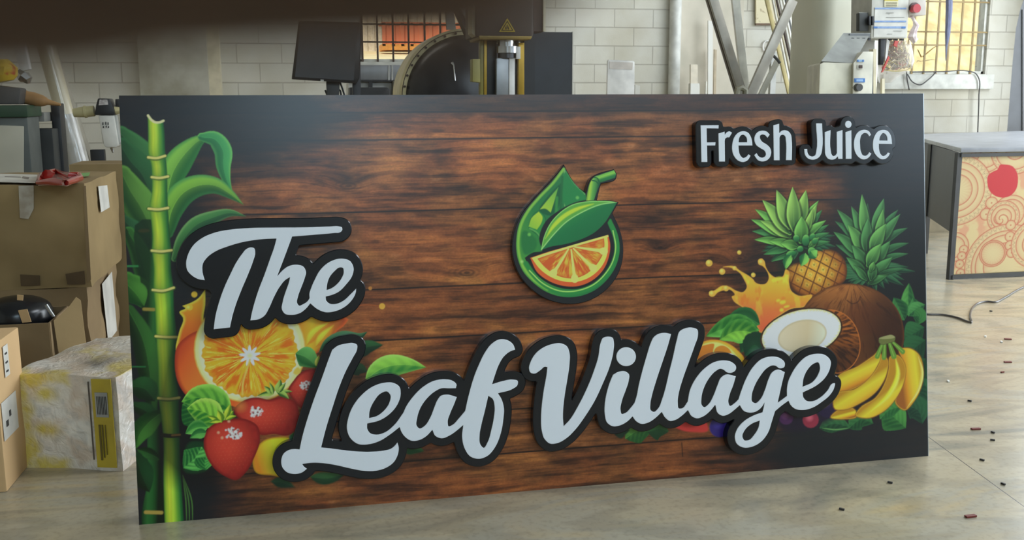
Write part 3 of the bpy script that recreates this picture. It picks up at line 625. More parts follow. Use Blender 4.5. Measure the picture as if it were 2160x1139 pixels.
LOGO_OUT = [(482, 58, 1), (440, 112), (350, 212), (240, 330), (165, 430), (118, 550), (104, 660), (118, 770), (168, 880), (250, 970), (360, 1040), (480, 1072), (600, 1068), (720, 1022), (820, 940), (888, 830), (913, 720), (910, 620), (880, 510), (835, 415, 1),
            (880, 332, 1), (800, 318), (722, 320, 1), (738, 250), (752, 200, 1), (862, 160), (866, 128), (846, 92, 1), (720, 130), (680, 155), (655, 205), (638, 262, 1), (590, 225), (530, 150)]
def logo_art(cv):
    L = 'L'; K = (28, 31, 34)
    cv.C[:] = ink(K)
    G0, G1, G2, G3 = (22, 84, 50), (38, 112, 58), (86, 150, 68), (150, 184, 62)
    # ring
    outer = [(480, 78, 1), (400, 182), (300, 286), (215, 385), (160, 480), (135, 600), (140, 720), (180, 830), (260, 920), (360, 988), (480, 1022), (600, 1015), (710, 970), (800, 890), (862, 790), (886, 690), (880, 600), (850, 510), (812, 450, 1),
             (798, 480, 1), (838, 580), (850, 660), (838, 750), (790, 845), (700, 920), (590, 962), (480, 962), (370, 925), (280, 860), (220, 790), (196, 738, 1), (250, 700), (320, 690), (450, 420), (640, 330), (640, 280), (585, 225), (530, 150)]
    cv.fill(outer, cv.grad((150, 500), (640, 300), [(0, (60, 128, 56)), (.25, G1), (.7, (34, 104, 58)), (1, G1)], L), 1.2, f=L)
    cv.line([(480, 92), (400, 196), (300, 300), (222, 395), (172, 490), (150, 600), (155, 710), (190, 812), (262, 898), (360, 966)], 5.5, (120, 172, 66), 3, .9, f=L)
    cv.line([(205, 780), (280, 885), (370, 955), (480, 990), (600, 982), (700, 940), (790, 858), (845, 765), (866, 680), (858, 590), (812, 470)], 10, (40, 120, 58), 3, 1, f=L)
    cv.line([(230, 830), (330, 925), (450, 978), (600, 972), (700, 930), (785, 850), (838, 760), (858, 660), (838, 540)], 2.4, (150, 196, 96), 1.5, .95, f=L)
    cv.line([(484, 100), (487, 360)], 2.6, (108, 160, 88), 1.5, .9, f=L)
    cv.line([(484, 100), (540, 180), (590, 235), (632, 275)], 2.4, (110, 160, 90), 1.5, .8, f=L)
    cv.fill([(495, 110), (560, 205), (632, 285), (632, 325), (500, 370)], (34, 116, 62), 4, f=L)
    # glassy leaf facets
    cv.fill([(465, 190, 1), (440, 370), (380, 430), (300, 390), (340, 320), (410, 240)], G0, 3, f=L)
    cv.fill([(440, 225, 1), (410, 330), (385, 408, 1), (345, 380), (308, 384, 1), (360, 320)], cv.grad((330, 400), (440, 240), [(0, (150, 180, 56)), (.6, (120, 168, 60)), (1, G2)], L), 2, f=L)
    cv.line([(470, 150), (462, 280), (455, 390)], 5, (30, 94, 52), 2, .9, f=L); cv.line([(430, 300), (425, 400)], 6, (54, 130, 60), 3, .8, f=L)
    cv.fill([(300, 395), (345, 440), (345, 510), (310, 590, 1), (225, 525, 1), (235, 460)], (42, 122, 58), 2, f=L, edge=G0, ew=3)
    cv.fill([(298, 402, 1), (325, 440), (318, 480), (285, 532, 1), (225, 510, 1), (245, 450)], cv.grad((240, 500), (310, 430), [(0, (130, 172, 56)), (1, (160, 184, 56))], L), 2, f=L)
    cv.line([(232, 525), (280, 550), (312, 590)], 3, (90, 150, 80), 1.5, .8, f=L)
    cv.fill([(190, 540), (250, 570), (285, 620), (270, 680), (200, 715), (170, 640)], (36, 104, 54), 5, f=L)
    cv.dot(229, 568, 12, (96, 164, 74), 3, 1, L); cv.dot(579, 300, 12, (90, 160, 80), 3, 1, L); cv.dot(175, 765, 10, (150, 196, 110), 4, .9, L)
    cv.fill([(320, 700), (300, 600), (350, 470), (450, 390), (560, 335), (700, 310), (880, 325), (860, 400), (800, 480), (790, 560), (240, 730)], K, 2, f=L)
    # leaf across the middle
    lf = [(316, 680, 1), (335, 590), (380, 490), (450, 410), (540, 352), (650, 328), (780, 325), (868, 330, 1), (830, 400), (780, 480), (700, 555), (600, 605), (480, 640), (390, 655)]
    cv.fill(lf, cv.grad((520, 380), (640, 600), [(0, (44, 126, 60)), (.5, (28, 104, 60)), (1, (26, 96, 56))], L), 1.2, f=L)
    cv.fill([(316, 680, 1), (335, 590), (380, 490), (450, 410), (540, 352), (650, 328), (780, 325), (868, 330, 1), (740, 350), (620, 400), (500, 470), (400, 570)], (84, 150, 62), 1.5, f=L)
    cv.fill([(345, 600, 1), (395, 500), (470, 425), (560, 375), (700, 345), (600, 385), (500, 440), (410, 520)], (168, 190, 56), 3, f=L)
    cv.line([(318, 676), (400, 575), (500, 475), (620, 402), (740, 352), (866, 331)], 2.4, (140, 190, 110), 1.5, .9, f=L)
    cv.line([(318, 678), (337, 590), (382, 492), (452, 412), (542, 354), (650, 330), (780, 327), (866, 331)], 1.8, (130, 186, 100), 1.3, .9, f=L)
    # straw
    cv.fill([(642, 322, 1), (655, 250), (678, 180), (700, 155), (742, 180), (722, 250), (700, 318, 1)], cv.grad((645, 250), (725, 262), [(0, G1), (.3, G3), (.55, G2), (1, G0)], L), 1.2, f=L)
    cv.fill([(705, 150), (742, 135), (846, 100, 1), (860, 128, 1), (852, 156, 1), (748, 190, 1), (725, 165)], cv.grad((780, 115), (800, 180), [(0, G2), (.35, (120, 176, 70)), (.6, G1), (1, G0)], L), 1.2, f=L)
    cv.line([(688, 175), (712, 180), (728, 196)], 2.4, G0, 1.3, f=L); cv.line([(705, 150), (728, 162), (738, 186)], 2.4, G0, 1.3, f=L)
    # orange half slice
    half = [(236, 738, 1), (380, 690), (520, 652), (680, 606), (803, 570, 1), (818, 640), (808, 730), (770, 820), (690, 900), (590, 942), (480, 942), (370, 905), (285, 840)]
    cv.fill(half, (196, 84, 44), 1.2, f=L)
    cv.fill([(246, 738, 1), (380, 693), (520, 655), (680, 610), (796, 574, 1), (802, 640), (792, 725), (752, 805), (680, 872), (585, 910), (482, 910), (380, 874), (300, 812)], (224, 190, 84), 1.2, f=L)
    c = (528, 655)
    def sc(X, Y, d):
        q = cv.tr([c], L)[0]; th = np.arctan2(Y-q[1], X-q[0]); r = np.hypot(X-q[0], Y-q[1])
        n = fbm(th*13+30, r/16, 3, 11)
        rgb = mix(ink((186, 84, 40)), ink((210, 118, 46)), sst(.3, .6, n)); return mix(rgb, ink((226, 172, 62)), sst(.5, .72, n)*sst(2, 14, -d)*.85)
    cv.fill([(288, 744, 1), (400, 702), (520, 665), (680, 620), (772, 592, 1), (776, 640), (766, 705), (735, 765), (690, 818), (632, 862), (570, 884), (490, 884), (410, 855), (345, 808)], sc, 1.2, f=L, edge=(184, 84, 44), ew=4)
    for (x, y) in ((404, 850), (560, 890), (694, 812), (772, 690)):
        cv.line([((528+x)/2*.02+(530+(x-530)*.12)*.98, 655+(y-655)*.1), ((530+x)/2, (655+y)/2), (x, y)], 3.2, (228, 190, 100), 1.3, f=L, wd2=7.5)
        cv.line([(530+(x-530)*.86, 655+(y-655)*.86), (x, y)], 6, (228, 190, 100), 1.5, f=L, wd2=17)
    cv.line([(262, 742), (520, 660), (798, 580)], 4.5, (226, 190, 96), 1.2, f=L)

def paint_sign(ppm):
    cv = Canvas(0, 0, SIGN_W, SIGN_H, ppm)
    wood(cv); bamboo(cv); left_fruit(cv); right_fruit(cv)
    return cv
def paint_logo(ppm):
    P = to_sign(smooth(fr('L', LOGO_OUT), 6), LOGO_H); lo, hi = P.min(0), P.max(0)
    cv = Canvas(lo[0], lo[1], hi[0]-lo[0], hi[1]-lo[1], ppm, LOGO_H)
    logo_art(cv)
    return cv
# ---------------------------------------------------------------- mesh and material helpers
def gp(x, y, z=0.0):
    d = cam_ray(x, y); t = (z-CAM_POS[2])/d[2]; return Vector(CAM_POS + d*t)
def at(x, y, Y):
    d = cam_ray(x, y); return Vector(CAM_POS + d*(Y/d[1]))

def obj_from(name, verts, faces, m, parent=None, smooth=False, bevel=0, sharp=40, seg=2):
    me = bpy.data.meshes.new(name)
    me.from_pydata([tuple(v) for v in verts], [], [tuple(f) for f in faces]); me.validate(); me.update()
    bm = bmesh.new(); bm.from_mesh(me)
    bmesh.ops.recalc_face_normals(bm, faces=bm.faces)
    if bevel:
        es = [e for e in bm.edges if len(e.link_faces) == 2 and e.calc_face_angle(0) > math.radians(30)]
        bmesh.ops.bevel(bm, geom=es, offset=bevel, segments=seg, affect='EDGES', profile=0.6)
    bm.to_mesh(me); bm.free()
    if smooth or bevel:
        me.polygons.foreach_set('use_smooth', [True]*len(me.polygons)); me.set_sharp_from_angle(angle=math.radians(sharp))
    if m: me.materials.append(m)
    o = bpy.data.objects.new(name, me); COL.objects.link(o)
    if parent: o.parent = parent
    return o

class MB:
    def __init__(s): s.v, s.f = [], []
    def add(s, v, f):
        n = len(s.v); s.v += [tuple(p) for p in v]; s.f += [tuple(i+n for i in q) for q in f]; return s
    def box(s, c, sz, R=None):
        c = Vector(c); h = [x/2 for x in sz]; v = []
        for dx in (-1, 1):
            for dy in (-1, 1):
                for dz in (-1, 1):
                    p = Vector((dx*h[0], dy*h[1], dz*h[2]))
                    v.append(c + (R @ p if R else p))
        return s.add(v, [(0, 1, 3, 2), (4, 6, 7, 5), (0, 4, 5, 1), (2, 3, 7, 6), (0, 2, 6, 4), (1, 5, 7, 3)])
    def bar(s, a, b, w, h, up=(0, -1, 0)):
        a, b = Vector(a), Vector(b); z = (b-a).normalized(); x = Vector(up).cross(z).normalized(); y = z.cross(x)
        v = [p + x*(sx*w/2) + y*(sy*h/2) for p in (a, b) for sx, sy in ((-1, -1), (1, -1), (1, 1), (-1, 1))]
        return s.add(v, [(0, 1, 2, 3), (4, 7, 6, 5), (0, 4, 5, 1), (1, 5, 6, 2), (2, 6, 7, 3), (3, 7, 4, 0)])
    def tube(s, pts, r, n=10, caps=True):
        P = [Vector(p) for p in pts]; rr = r if isinstance(r, (list, tuple)) else [r]*len(P)
        base = len(s.v); up = None
        for i, p in enumerate(P):
            t = (P[min(i+1, len(P)-1)]-P[max(i-1, 0)]).normalized()
            if up is None: up = Vector((0, 0, 1)) if abs(t.z) < .9 else Vector((1, 0, 0))
            x = up.cross(t).normalized(); y = t.cross(x); up = y
            for k in range(n):
                a = 2*math.pi*k/n; s.v.append(tuple(p + x*math.cos(a)*rr[i] + y*math.sin(a)*rr[i]))
        for i in range(len(P)-1):
            for k in range(n):
                s.f.append((base+i*n+k, base+i*n+(k+1) % n, base+(i+1)*n+(k+1) % n, base+(i+1)*n+k))
        if caps:
            s.f.append(tuple(base+k for k in range(n))[::-1]); s.f.append(tuple(base+(len(P)-1)*n+k for k in range(n)))
        return s
    def prism(s, poly, off):
        """planar polygon (3D points) pushed by the vector off"""
        n = len(poly); o = Vector(off)
        v = [Vector(p) for p in poly] + [Vector(p)+o for p in poly]
        return s.add(v, [tuple(range(n))[::-1], tuple(range(n, 2*n))] + [(i, (i+1) % n, n+(i+1) % n, n+i) for i in range(n)])
    def build(s, name, m, parent=None, **k): return obj_from(name, s.v, s.f, m, parent, **k)

def srgb(c): return tuple(float(x) for x in lin(c)) + (1.0,)
MATS = {}
def mat(name, col, rough=0.6, metal=0.0, col2=None, scale=8.0, detail=3.0, bump=0.0, spec=0.5, stretch=(1, 1, 1), lo=0.35, hi=0.65, coat=0.0, bscale=None, trans=0.0, alpha=1.0):
    if name in MATS: return MATS[name]
    m = bpy.data.materials.new(name); m.use_nodes = True; nt = m.node_tree; b = nt.nodes['Principled BSDF']
    b.inputs['Base Color'].default_value = srgb(col); b.inputs['Roughness'].default_value = rough; b.inputs['Metallic'].default_value = metal
    b.inputs['Specular IOR Level'].default_value = spec; b.inputs['Coat Weight'].default_value = coat
    b.inputs['Transmission Weight'].default_value = trans; b.inputs['Alpha'].default_value = alpha
    tc = nt.nodes.new('ShaderNodeTexCoord'); mp = nt.nodes.new('ShaderNodeMapping'); mp.inputs['Scale'].default_value = stretch
    nt.links.new(tc.outputs['Object'], mp.inputs['Vector'])
    nz = nt.nodes.new('ShaderNodeTexNoise'); nz.inputs['Scale'].default_value = scale; nz.inputs['Detail'].default_value = detail
    nt.links.new(mp.outputs['Vector'], nz.inputs['Vector'])
    rp = nt.nodes.new('ShaderNodeValToRGB'); c2 = col2 or tuple(max(0, x*0.88) for x in col)
    rp.color_ramp.elements[0].position = lo; rp.color_ramp.elements[1].position = hi
    rp.color_ramp.elements[0].color = srgb(c2); rp.color_ramp.elements[1].color = srgb(col)
    nt.links.new(nz.outputs['Fac'], rp.inputs['Fac']); nt.links.new(rp.outputs['Color'], b.inputs['Base Color'])
    if bump:
        n2 = nz
        if bscale:
            n2 = nt.nodes.new('ShaderNodeTexNoise'); n2.inputs['Scale'].default_value = bscale; n2.inputs['Detail'].default_value = 4
            nt.links.new(mp.outputs['Vector'], n2.inputs['Vector'])
        bp = nt.nodes.new('ShaderNodeBump'); bp.inputs['Strength'].default_value = 1.0; bp.inputs['Distance'].default_value = bump
        nt.links.new(n2.outputs['Fac'], bp.inputs['Height']); nt.links.new(bp.outputs['Normal'], b.inputs['Normal'])
    MATS[name] = m; return m
def vcol_mat(name, rough=0.3, spec=0.5, coat=0.0):
    m = bpy.data.materials.new(name); m.use_nodes = True; nt = m.node_tree; b = nt.nodes['Principled BSDF']
    a = nt.nodes.new('ShaderNodeVertexColor'); a.layer_name = 'print'
    nt.links.new(a.outputs['Color'], b.inputs['Base Color']); b.inputs['Roughness'].default_value = rough
    b.inputs['Specular IOR Level'].default_value = spec; b.inputs['Coat Weight'].default_value = coat
    return m

def tag(o, label=None, cat=None, group=None, kind=None):
    if label: o['label'] = label
    if cat: o['category'] = cat
    if group: o['group'] = group
    if kind: o['kind'] = kind
    return o
def thing(name, label, cat, loc=(0, 0, 0), group=None):
    """an Empty at the thing's base; parts keep their world coordinates"""
    e = bpy.data.objects.new(name, None); COL.objects.link(e); e.location = loc; e.empty_display_size = 0.1
    return tag(e, label, cat, group)
def settle(root):
    """turn world-space part meshes into the root's own frame"""
    inv = Vector(root.location)
    for o in SC.objects:
        if o.type == 'MESH' and (o.parent == root or (o.parent and o.parent.parent == root)) and not o.get('_s'):
            o.data.transform(Matrix.Translation(-inv)); o['_s'] = 1
    for o in SC.objects:
        if '_s' in o.keys(): del o['_s']

# contour tracing of a distance field (used for the outlines around the lettering)
def contours(F, xs, ys):
    segs = {}
    ny, nx = F.shape
    ins = F < 0
    def ip(i0, j0, i1, j1):
        a, b = F[j0, i0], F[j1, i1]; t = a/(a-b); return (xs[i0]+(xs[i1]-xs[i0])*t, ys[j0]+(ys[j1]-ys[j0])*t)
    cs = ins[:-1, :-1].astype(int) + ins[:-1, 1:]*2 + ins[1:, 1:]*4 + ins[1:, :-1]*8
    pts = {}; nxt = {}
    for j, i in zip(*np.nonzero((cs > 0) & (cs < 15))):
        c = cs[j, i]
        e = {'b': ((i, j), (i+1, j)), 'r': ((i+1, j), (i+1, j+1)), 't': ((i, j+1), (i+1, j+1)), 'l': ((i, j), (i, j+1))}
        tab = {1: ('lb',), 2: ('br',), 4: ('rt',), 8: ('tl',), 3: ('lr',), 6: ('bt',), 12: ('rl',), 9: ('tb',), 14: ('bl',), 13: ('rb',), 11: ('tr',), 7: ('lt',), 5: ('lb', 'rt'), 10: ('br', 'tl')}
        for s_ in tab[c]:
            k = []
            for q in s_:
                key = e[q]
                if key not in pts: pts[key] = ip(*key[0], *key[1])
                k.append(key)
            nxt[k[0]] = k[1]
    out = []
    while nxt:
        s0 = next(iter(nxt)); loop = []; k = s0
        while k in nxt:
            loop.append(pts[k]); k = nxt.pop(k)
        if len(loop) > 8: out.append(np.array(loop))
    return out
def parea(P): return 0.5*np.sum(P[:, 0]*np.roll(P[:, 1], -1)-np.roll(P[:, 0], -1)*P[:, 1])
def relax(P, it=2):
    for _ in range(it): P = P*.5 + (np.roll(P, 1, 0)+np.roll(P, -1, 0))*.25
    return P
def offset_outline(polys, off, step=0.003, min_hole=0.004):
    A = np.vstack(polys); lo = A.min(0)-off-3*step; hi = A.max(0)+off+3*step
    xs = np.arange(lo[0], hi[0], step); ys = np.arange(lo[1], hi[1], step); X, Y = np.meshgrid(xs, ys)
    F = np.full(X.shape, 1e9)
    for P in polys: F = np.minimum(F, sdf(X, Y, P))
    L = [relax(P) for P in contours(F-off, xs, ys)]
    big = max(L, key=lambda P: abs(parea(P))); sg = np.sign(parea(big))
    outs = [P for P in L if np.sign(parea(P)) == sg and abs(parea(P)) > 1e-4]
    holes = [P for P in L if np.sign(parea(P)) != sg and abs(parea(P)) > min_hole]
    return outs, holes
def sgn_pt(u, v, h):
    return SIGN_O + np.array([u, 0, 0]) + SIGN_UP*v + SIGN_N*h
def slab(name, outline, holes, h0, h1, m, parent, cham=0.0015):
    """a flat cut-out standing on the sign face from h0 to h1 with a small chamfer on its front edge"""
    verts, faces = [], []
    loops = [outline] + list(holes); fl = []
    for li, P in enumerate(loops):
        ccw = parea(P) > 0
        if (li == 0) != ccw: P = P[::-1]
        T = np.roll(P, -1, 0)-np.roll(P, 1, 0); T /= np.linalg.norm(T, axis=1)[:, None]+1e-12
        Nn = np.stack([-T[:, 1], T[:, 0]], 1)          # inward for the ccw outline, into the material for holes
        Q = P + Nn*cham; n = len(P); b = len(verts)
        for (R, h) in ((P, h0), (P, h1-cham), (Q, h1)):
            verts += [sgn_pt(u, v, h) for u, v in R]
        for r in range(2):
            for i in range(n):
                j = (i+1) % n; faces.append((b+r*n+i, b+r*n+j, b+(r+1)*n+j, b+(r+1)*n+i))
        fl.append((Q, b+2*n))
    idx = [i for Q, b in fl for i in range(b, b+len(Q))]
    for t in tessellate_polygon([[Vector((u, v, 0)) for u, v in Q] for Q, _ in fl]):
        faces.append(tuple(idx[i] for i in t))
    me = bpy.data.meshes.new(name); me.from_pydata([tuple(v) for v in verts], [], faces); me.validate(); me.update()
    bm = bmesh.new(); bm.from_mesh(me); bmesh.ops.recalc_face_normals(bm, faces=bm.faces)
    f = max(bm.faces, key=lambda f: f.calc_area())
    if f.normal.dot(Vector(SIGN_N)) < 0: bmesh.ops.reverse_faces(bm, faces=bm.faces)
    bm.to_mesh(me); bm.free()
    me.polygons.foreach_set('use_smooth', [True]*len(me.polygons)); me.set_sharp_from_angle(angle=math.radians(30))
    me.materials.append(m); o = bpy.data.objects.new(name, me); COL.objects.link(o); o.parent = parent
    return o
def print_sheet(name, cv, h, m, parent, keep=None):
    nx, ny = cv.nx, cv.ny
    u = cv.X/cv.U; v = cv.Y/cv.U
    P = (SIGN_O + u[..., None]*np.array([1., 0, 0]) + v[..., None]*SIGN_UP + SIGN_N*h).reshape(-1, 3)
    I = np.arange((nx+1)*(ny+1)).reshape(ny+1, nx+1)
    Q = np.stack([I[:-1, :-1], I[:-1, 1:], I[1:, 1:], I[1:, :-1]], -1)
    Q = Q.reshape(-1, 4) if keep is None else Q[keep(u[:-1, :-1], v[:-1, :-1])]
    used = np.unique(Q); rm = np.full(len(P), -1); rm[used] = np.arange(len(used)); Q = rm[Q]; P = P[used]; C = np.clip(cv.C.reshape(-1, 3)[used], 0, 1)
    me = bpy.data.meshes.new(name); n = len(Q)
    me.vertices.add(len(P)); me.vertices.foreach_set('co', P.astype(np.float32).ravel())
    me.loops.add(n*4); me.loops.foreach_set('vertex_index', Q.astype(np.int32).ravel())
    me.polygons.add(n); me.polygons.foreach_set('loop_start', np.arange(0, n*4, 4, dtype=np.int32))
    me.update(calc_edges=True)
    a = me.color_attributes.new('print', 'FLOAT_COLOR', 'POINT')
    a.data.foreach_set('color', np.concatenate([C, np.ones((len(C), 1))], 1).astype(np.float32).ravel())
    me.materials.append(m); o = bpy.data.objects.new(name, me); COL.objects.link(o); o.parent = parent
    return o
# ---------------------------------------------------------------- the lettering, measured glyph by glyph
def G(f, pts): return fr(f, pts)
GL = {}
GL['The'] = [
 (G('A', [(1380,150),(1404,158),(1408,180),(1390,200),(1340,206),(1160,222),(985,236,1),(950,330),(905,450),(858,572,1),(900,525),(950,488),(1020,473),(1080,490),(1102,535),(1090,590),(1060,670),(1035,740),(1027,795),(1042,818),(1080,805),(1120,775),(1132,755,1),
   (1130,720),(1145,670),(1175,600),(1220,520),(1300,450),(1400,422),(1470,440),(1503,500),(1490,570),(1440,640),(1380,700),(1330,725),(1268,742,1),(1272,775),(1305,803),(1360,803),(1420,775),(1480,720),(1525,675,1),(1522,705),(1490,770),(1420,835),(1340,868),(1270,875),(1200,850),(1138,800,1),
   (1100,845),(1050,882),(980,897),(925,888),(898,850),(905,785),(930,700),(955,630),(968,578,1),(930,600),(880,660),(830,750),(790,840),(750,905),(705,933),(632,943,1),(642,890),(665,800),(700,690),(750,560),(800,420),(835,320),(853,253,1),
   (780,255),(680,264),(560,285),(440,320),(340,360),(270,410),(232,465),(228,530),(247,604,1),(200,597),(140,565),(100,520),(90,460),(105,390),(150,310),(230,245),(340,200),(480,175),(650,163),(850,160),(1100,158),(1300,151)]),
  [G('A', [(1275,688,1),(1280,640),(1300,580),(1340,530),(1385,497),(1412,500),(1420,535),(1400,590),(1360,640),(1320,670)])]),
 (G('A', [(635,327),(665,335),(673,370),(655,445),(615,550),(560,680),(510,810),(480,910),(460,1003,1),(323,1018,1),(335,920),(365,800),(410,670),(460,560),(510,460),(560,385),(600,340)]), [])]
GL['Leaf'] = [
 (G('B', [(570,88),(625,84),(652,98),(652,130),(620,195),(570,290),(520,410),(470,560),(420,720),(382,868,1),(450,875),(550,888),(650,898),(760,900),(850,892),(905,878),(935,855),(955,830,1),(965,870),(958,920),(930,975),(870,1020),(790,1043),(700,1043),(600,1025),(500,1002),(400,986),(310,983),(240,992,1),(252,1010),(275,1028,1),(240,1055),(180,1067),(120,1050),(88,1010),(83,960),(100,915),(140,887),(180,880),(220,883,1),(240,790),(280,650),(330,500),(390,340),(440,200),(465,135,1),(505,105)]), []),
 (G('C', [(155,685,1),(175,640),(230,560),(310,480),(400,430),(490,418),(550,430),(580,458),(575,489,1),(520,490),(460,490),(400,520),(340,575),(290,650),(265,730),(262,790),(285,812),(320,795),(370,725),(400,650),(430,580),(455,550),(500,540),(583,560,1),(560,620),(530,690),(510,760),(518,795),(545,785),(600,730),(650,670,1),
   (665,600),(690,500),(720,400),(760,300),(810,200),(860,135),(930,97),(990,105),(1035,140),(1050,180,1),(1010,195),(960,235),(920,300),(890,380),(865,458,1),(950,432),(1030,420),(1070,430),(1068,465),(1035,492),(912,530,1),(940,575),(960,650),(955,740),(935,850),(890,960),(830,1030),(760,1055),(690,1035),(645,970),(625,880),(635,783,1),(590,822),(530,865),(460,890),(410,870),(387,822,1),(340,872),(280,905),(220,910),(170,880),(140,840),(125,800,1)])
  + G('B', [(900,770),(820,820),(730,845),(660,842),(600,795),(576,730),(585,650),(620,560),(690,470),(770,410),(850,383),(925,383),(970,412),(979,470),(955,545),(890,622),(820,665),(728,688,1),(728,725),(750,760),(800,772),(860,755),(930,700)]),
  [G('C', [(835,550,1),(870,575),(885,630),(880,720),(860,820),(830,920),(797,967),(772,940),(765,870),(780,780),(805,680)]), G('B', [(742,648,1),(745,600),(780,520),(830,462),(878,448),(902,475),(895,530),(850,595),(800,632)])])]
GL['Village'] = [
 (G('D', [(105,395),(118,340),(155,275),(220,220),(300,187),(380,180),(430,205),(452,260),(452,360),(435,480),(415,600),(400,720),(396,820),(402,890,1),(450,840),(530,710),(600,570),(660,420),(700,290),(718,180),(738,135),(780,122),(822,132),(833,170),(830,240),(800,370),(740,520),(670,670),(590,800),(510,910),(430,990),(350,1035),(285,1040),(238,1000),(213,920),(208,820),(218,680),(235,560),(255,450),(262,385,1),(245,380),(200,412),(150,440),(117,430)]), []),
 (G('D', [(938+84*math.cos(t*math.pi/8), 294+81*math.sin(t*math.pi/8)) for t in range(16)]), []),
 (G('D', [(825,450,1),(870,425),(930,420),(962,445),(960,500),(935,580),(900,680),(890,750),(900,785),(935,775),(975,735)])
  + G('E', [(34,690,1),(50,640),(70,540),(100,420),(140,280),(170,185),(200,125),(250,95),(300,90),(348,100,1),(320,200),(270,350),(220,500),(185,620),(170,700),(175,755),(200,768),(235,740),(270,660),(300,560),(330,430),(365,290),(397,150),(420,78),(470,50),(530,45),(573,62),(578,110),(550,200),(500,340),(450,480),(415,600),(405,690),(415,738),(440,738),(490,680,1),(510,580),(560,480),(640,390),(720,340),(800,326),(870,342),(905,380),(900,410),(865,432),(825,428),(800,408),(770,398),(730,418),(680,470),(630,560),(608,650),(612,710),(630,727),(670,700),(710,630),(745,540),(775,475),(815,448),(903,462,1),(880,540),(850,620),(840,690),(852,716),(890,695)])
  + G('F', [(234,579,1),(260,500),(300,400),(360,300),(430,235),(510,212),(590,225),(632,268),(626,302),(585,312),(555,292),(525,288),(480,310),(420,380),(370,470),(348,550),(352,597),(378,612),(420,580),(460,500),(490,410),(525,345),(570,323),(632,345,1),(610,430),(590,520),(570,608,1),(610,580),(650,550,1),(650,490),(660,430),(690,360),(750,270),(820,210),(900,188),(980,200),(1025,250),(1020,310),(980,390),(910,455),(785,520,1),(790,560),(820,592),(870,595),(940,560),(1000,500),(1038,445),(1060,440),(1055,480),(1020,540),(950,600),(870,650),(790,670),(720,660),(680,625),(663,590,1),(610,628),(548,680,1),(520,770),(490,860),(430,940),(350,985),(280,993),(220,960),(203,900),(225,830),(290,760),(370,715),(440,690,1),(450,650),(458,605,1),(430,648),(380,685),(330,693),(280,678),(245,628,1),(200,668),(150,705),(100,720),(60,700),(35,625,1)])
  + G('E', [(680,762),(620,808),(570,823),(525,805),(492,752,1),(440,800),(380,838),(335,845),(300,820),(267,768,1),(210,822),(150,860),(90,870),(45,845),(17,806,1)])
  + G('D', [(950,848),(890,882),(820,890),(775,860),(755,790),(755,700),(775,590),(800,510)]),
  [G('F', [(417,760,1),(350,787),(290,840),(268,900),(285,930),(320,930),(370,882),(405,822)]), G('F', [(783,472,1),(792,400),(830,320),(880,272),(918,262),(933,300),(915,370),(870,430)])])]
GL['Fresh'] = [
 (G('G', [(325,210,1),(655,208,1),(652,268,1),(435,265,1),(440,522,1),(598,518,1),(592,578,1),(443,578,1),(448,880,1),(340,880,1)]), []),
 (G('G', [(650,360,1),(762,325,1),(765,382,1),(800,340),(850,320),(898,345,1),(848,430,1),(810,430),(775,455),(765,500,1),(770,872,1),(660,872,1)]), []),
 (G('G', [(1270,578,1),(1015,578,1),(1020,650),(1045,750),(1100,805),(1150,790),(1200,738,1),(1235,765,1),(1190,840),(1110,880),(1020,860),(940,780),(900,660),(905,540),(950,410),(1020,340),(1100,318),(1190,345),(1245,430),(1265,510)]), [G('G', [(1018,520,1),(1030,440),(1060,395),(1100,382),(1145,410),(1170,460),(1172,520,1)])]),
 (G('G', [(1585,380,1),(1545,438,1),(1500,392),(1450,378),(1410,400),(1410,450),(1450,510),(1530,560),(1590,620),(1612,700),(1590,790),(1530,850),(1450,870),(1370,845),(1303,755,1),(1345,715,1),(1390,780),(1440,800),(1490,785),(1515,735),(1495,680),(1420,630),(1340,570),(1305,480),(1320,390),(1380,325),(1460,308),(1530,325)]), []),
 (G('G', [(1650,210,1),(1757,182,1),(1758,355,1),(1800,312),(1860,300),(1930,325),(1975,390),(1985,460),(1988,845,1),(1880,845,1),(1878,480),(1865,410),(1825,383),(1780,400),(1763,440,1),(1765,848,1),(1660,848,1)]), [])]
GL['Juice'] = [
 (G('H', [(355,175,1),(465,175,1),(468,640),(450,730),(400,800),(300,838),(210,815),(155,750),(140,640,1),(195,640,1),(205,720),(240,765),(290,778),(340,755),(358,690)]), []),
 (G('H', [(515,335,1),(620,297,1),(625,680),(640,740),(670,770),(710,755),(735,715,1),(732,330,1),(838,295,1),(838,822,1),(760,822,1),(750,775,1),(710,820),(640,838),(570,815),(525,745),(517,640)]), []),
 (G('H', [(890,335,1),(1000,300,1),(1002,822,1),(897,822,1)]), []),
 (G('H', [(943+59*math.cos(t*math.pi/8), 193+65*math.sin(t*math.pi/8)) for t in range(16)]), []),
 (G('H', [(1358,385,1),(1325,412,1),(1290,365),(1240,350),(1190,380),(1160,460),(1158,570),(1175,690),(1215,760),(1260,765),(1300,740),(1325,700,1),(1365,725,1),(1330,780),(1270,825),(1210,832),(1130,790),(1065,690),(1045,570),(1060,440),(1110,345),(1180,300),(1250,292),(1320,320)]), []),
 (G('H', [(1740,552,1),(1500,548,1),(1505,650),(1530,730),(1580,772),(1625,750),(1665,705,1),(1702,720,1),(1670,780),(1610,825),(1550,830),(1470,780),(1405,680),(1390,560),(1415,420),(1480,325),(1570,293),(1660,315),(1715,390),(1735,480)]), [G('H', [(1508,487,1),(1525,410),(1580,352),(1625,380),(1650,430),(1655,490,1)])])]

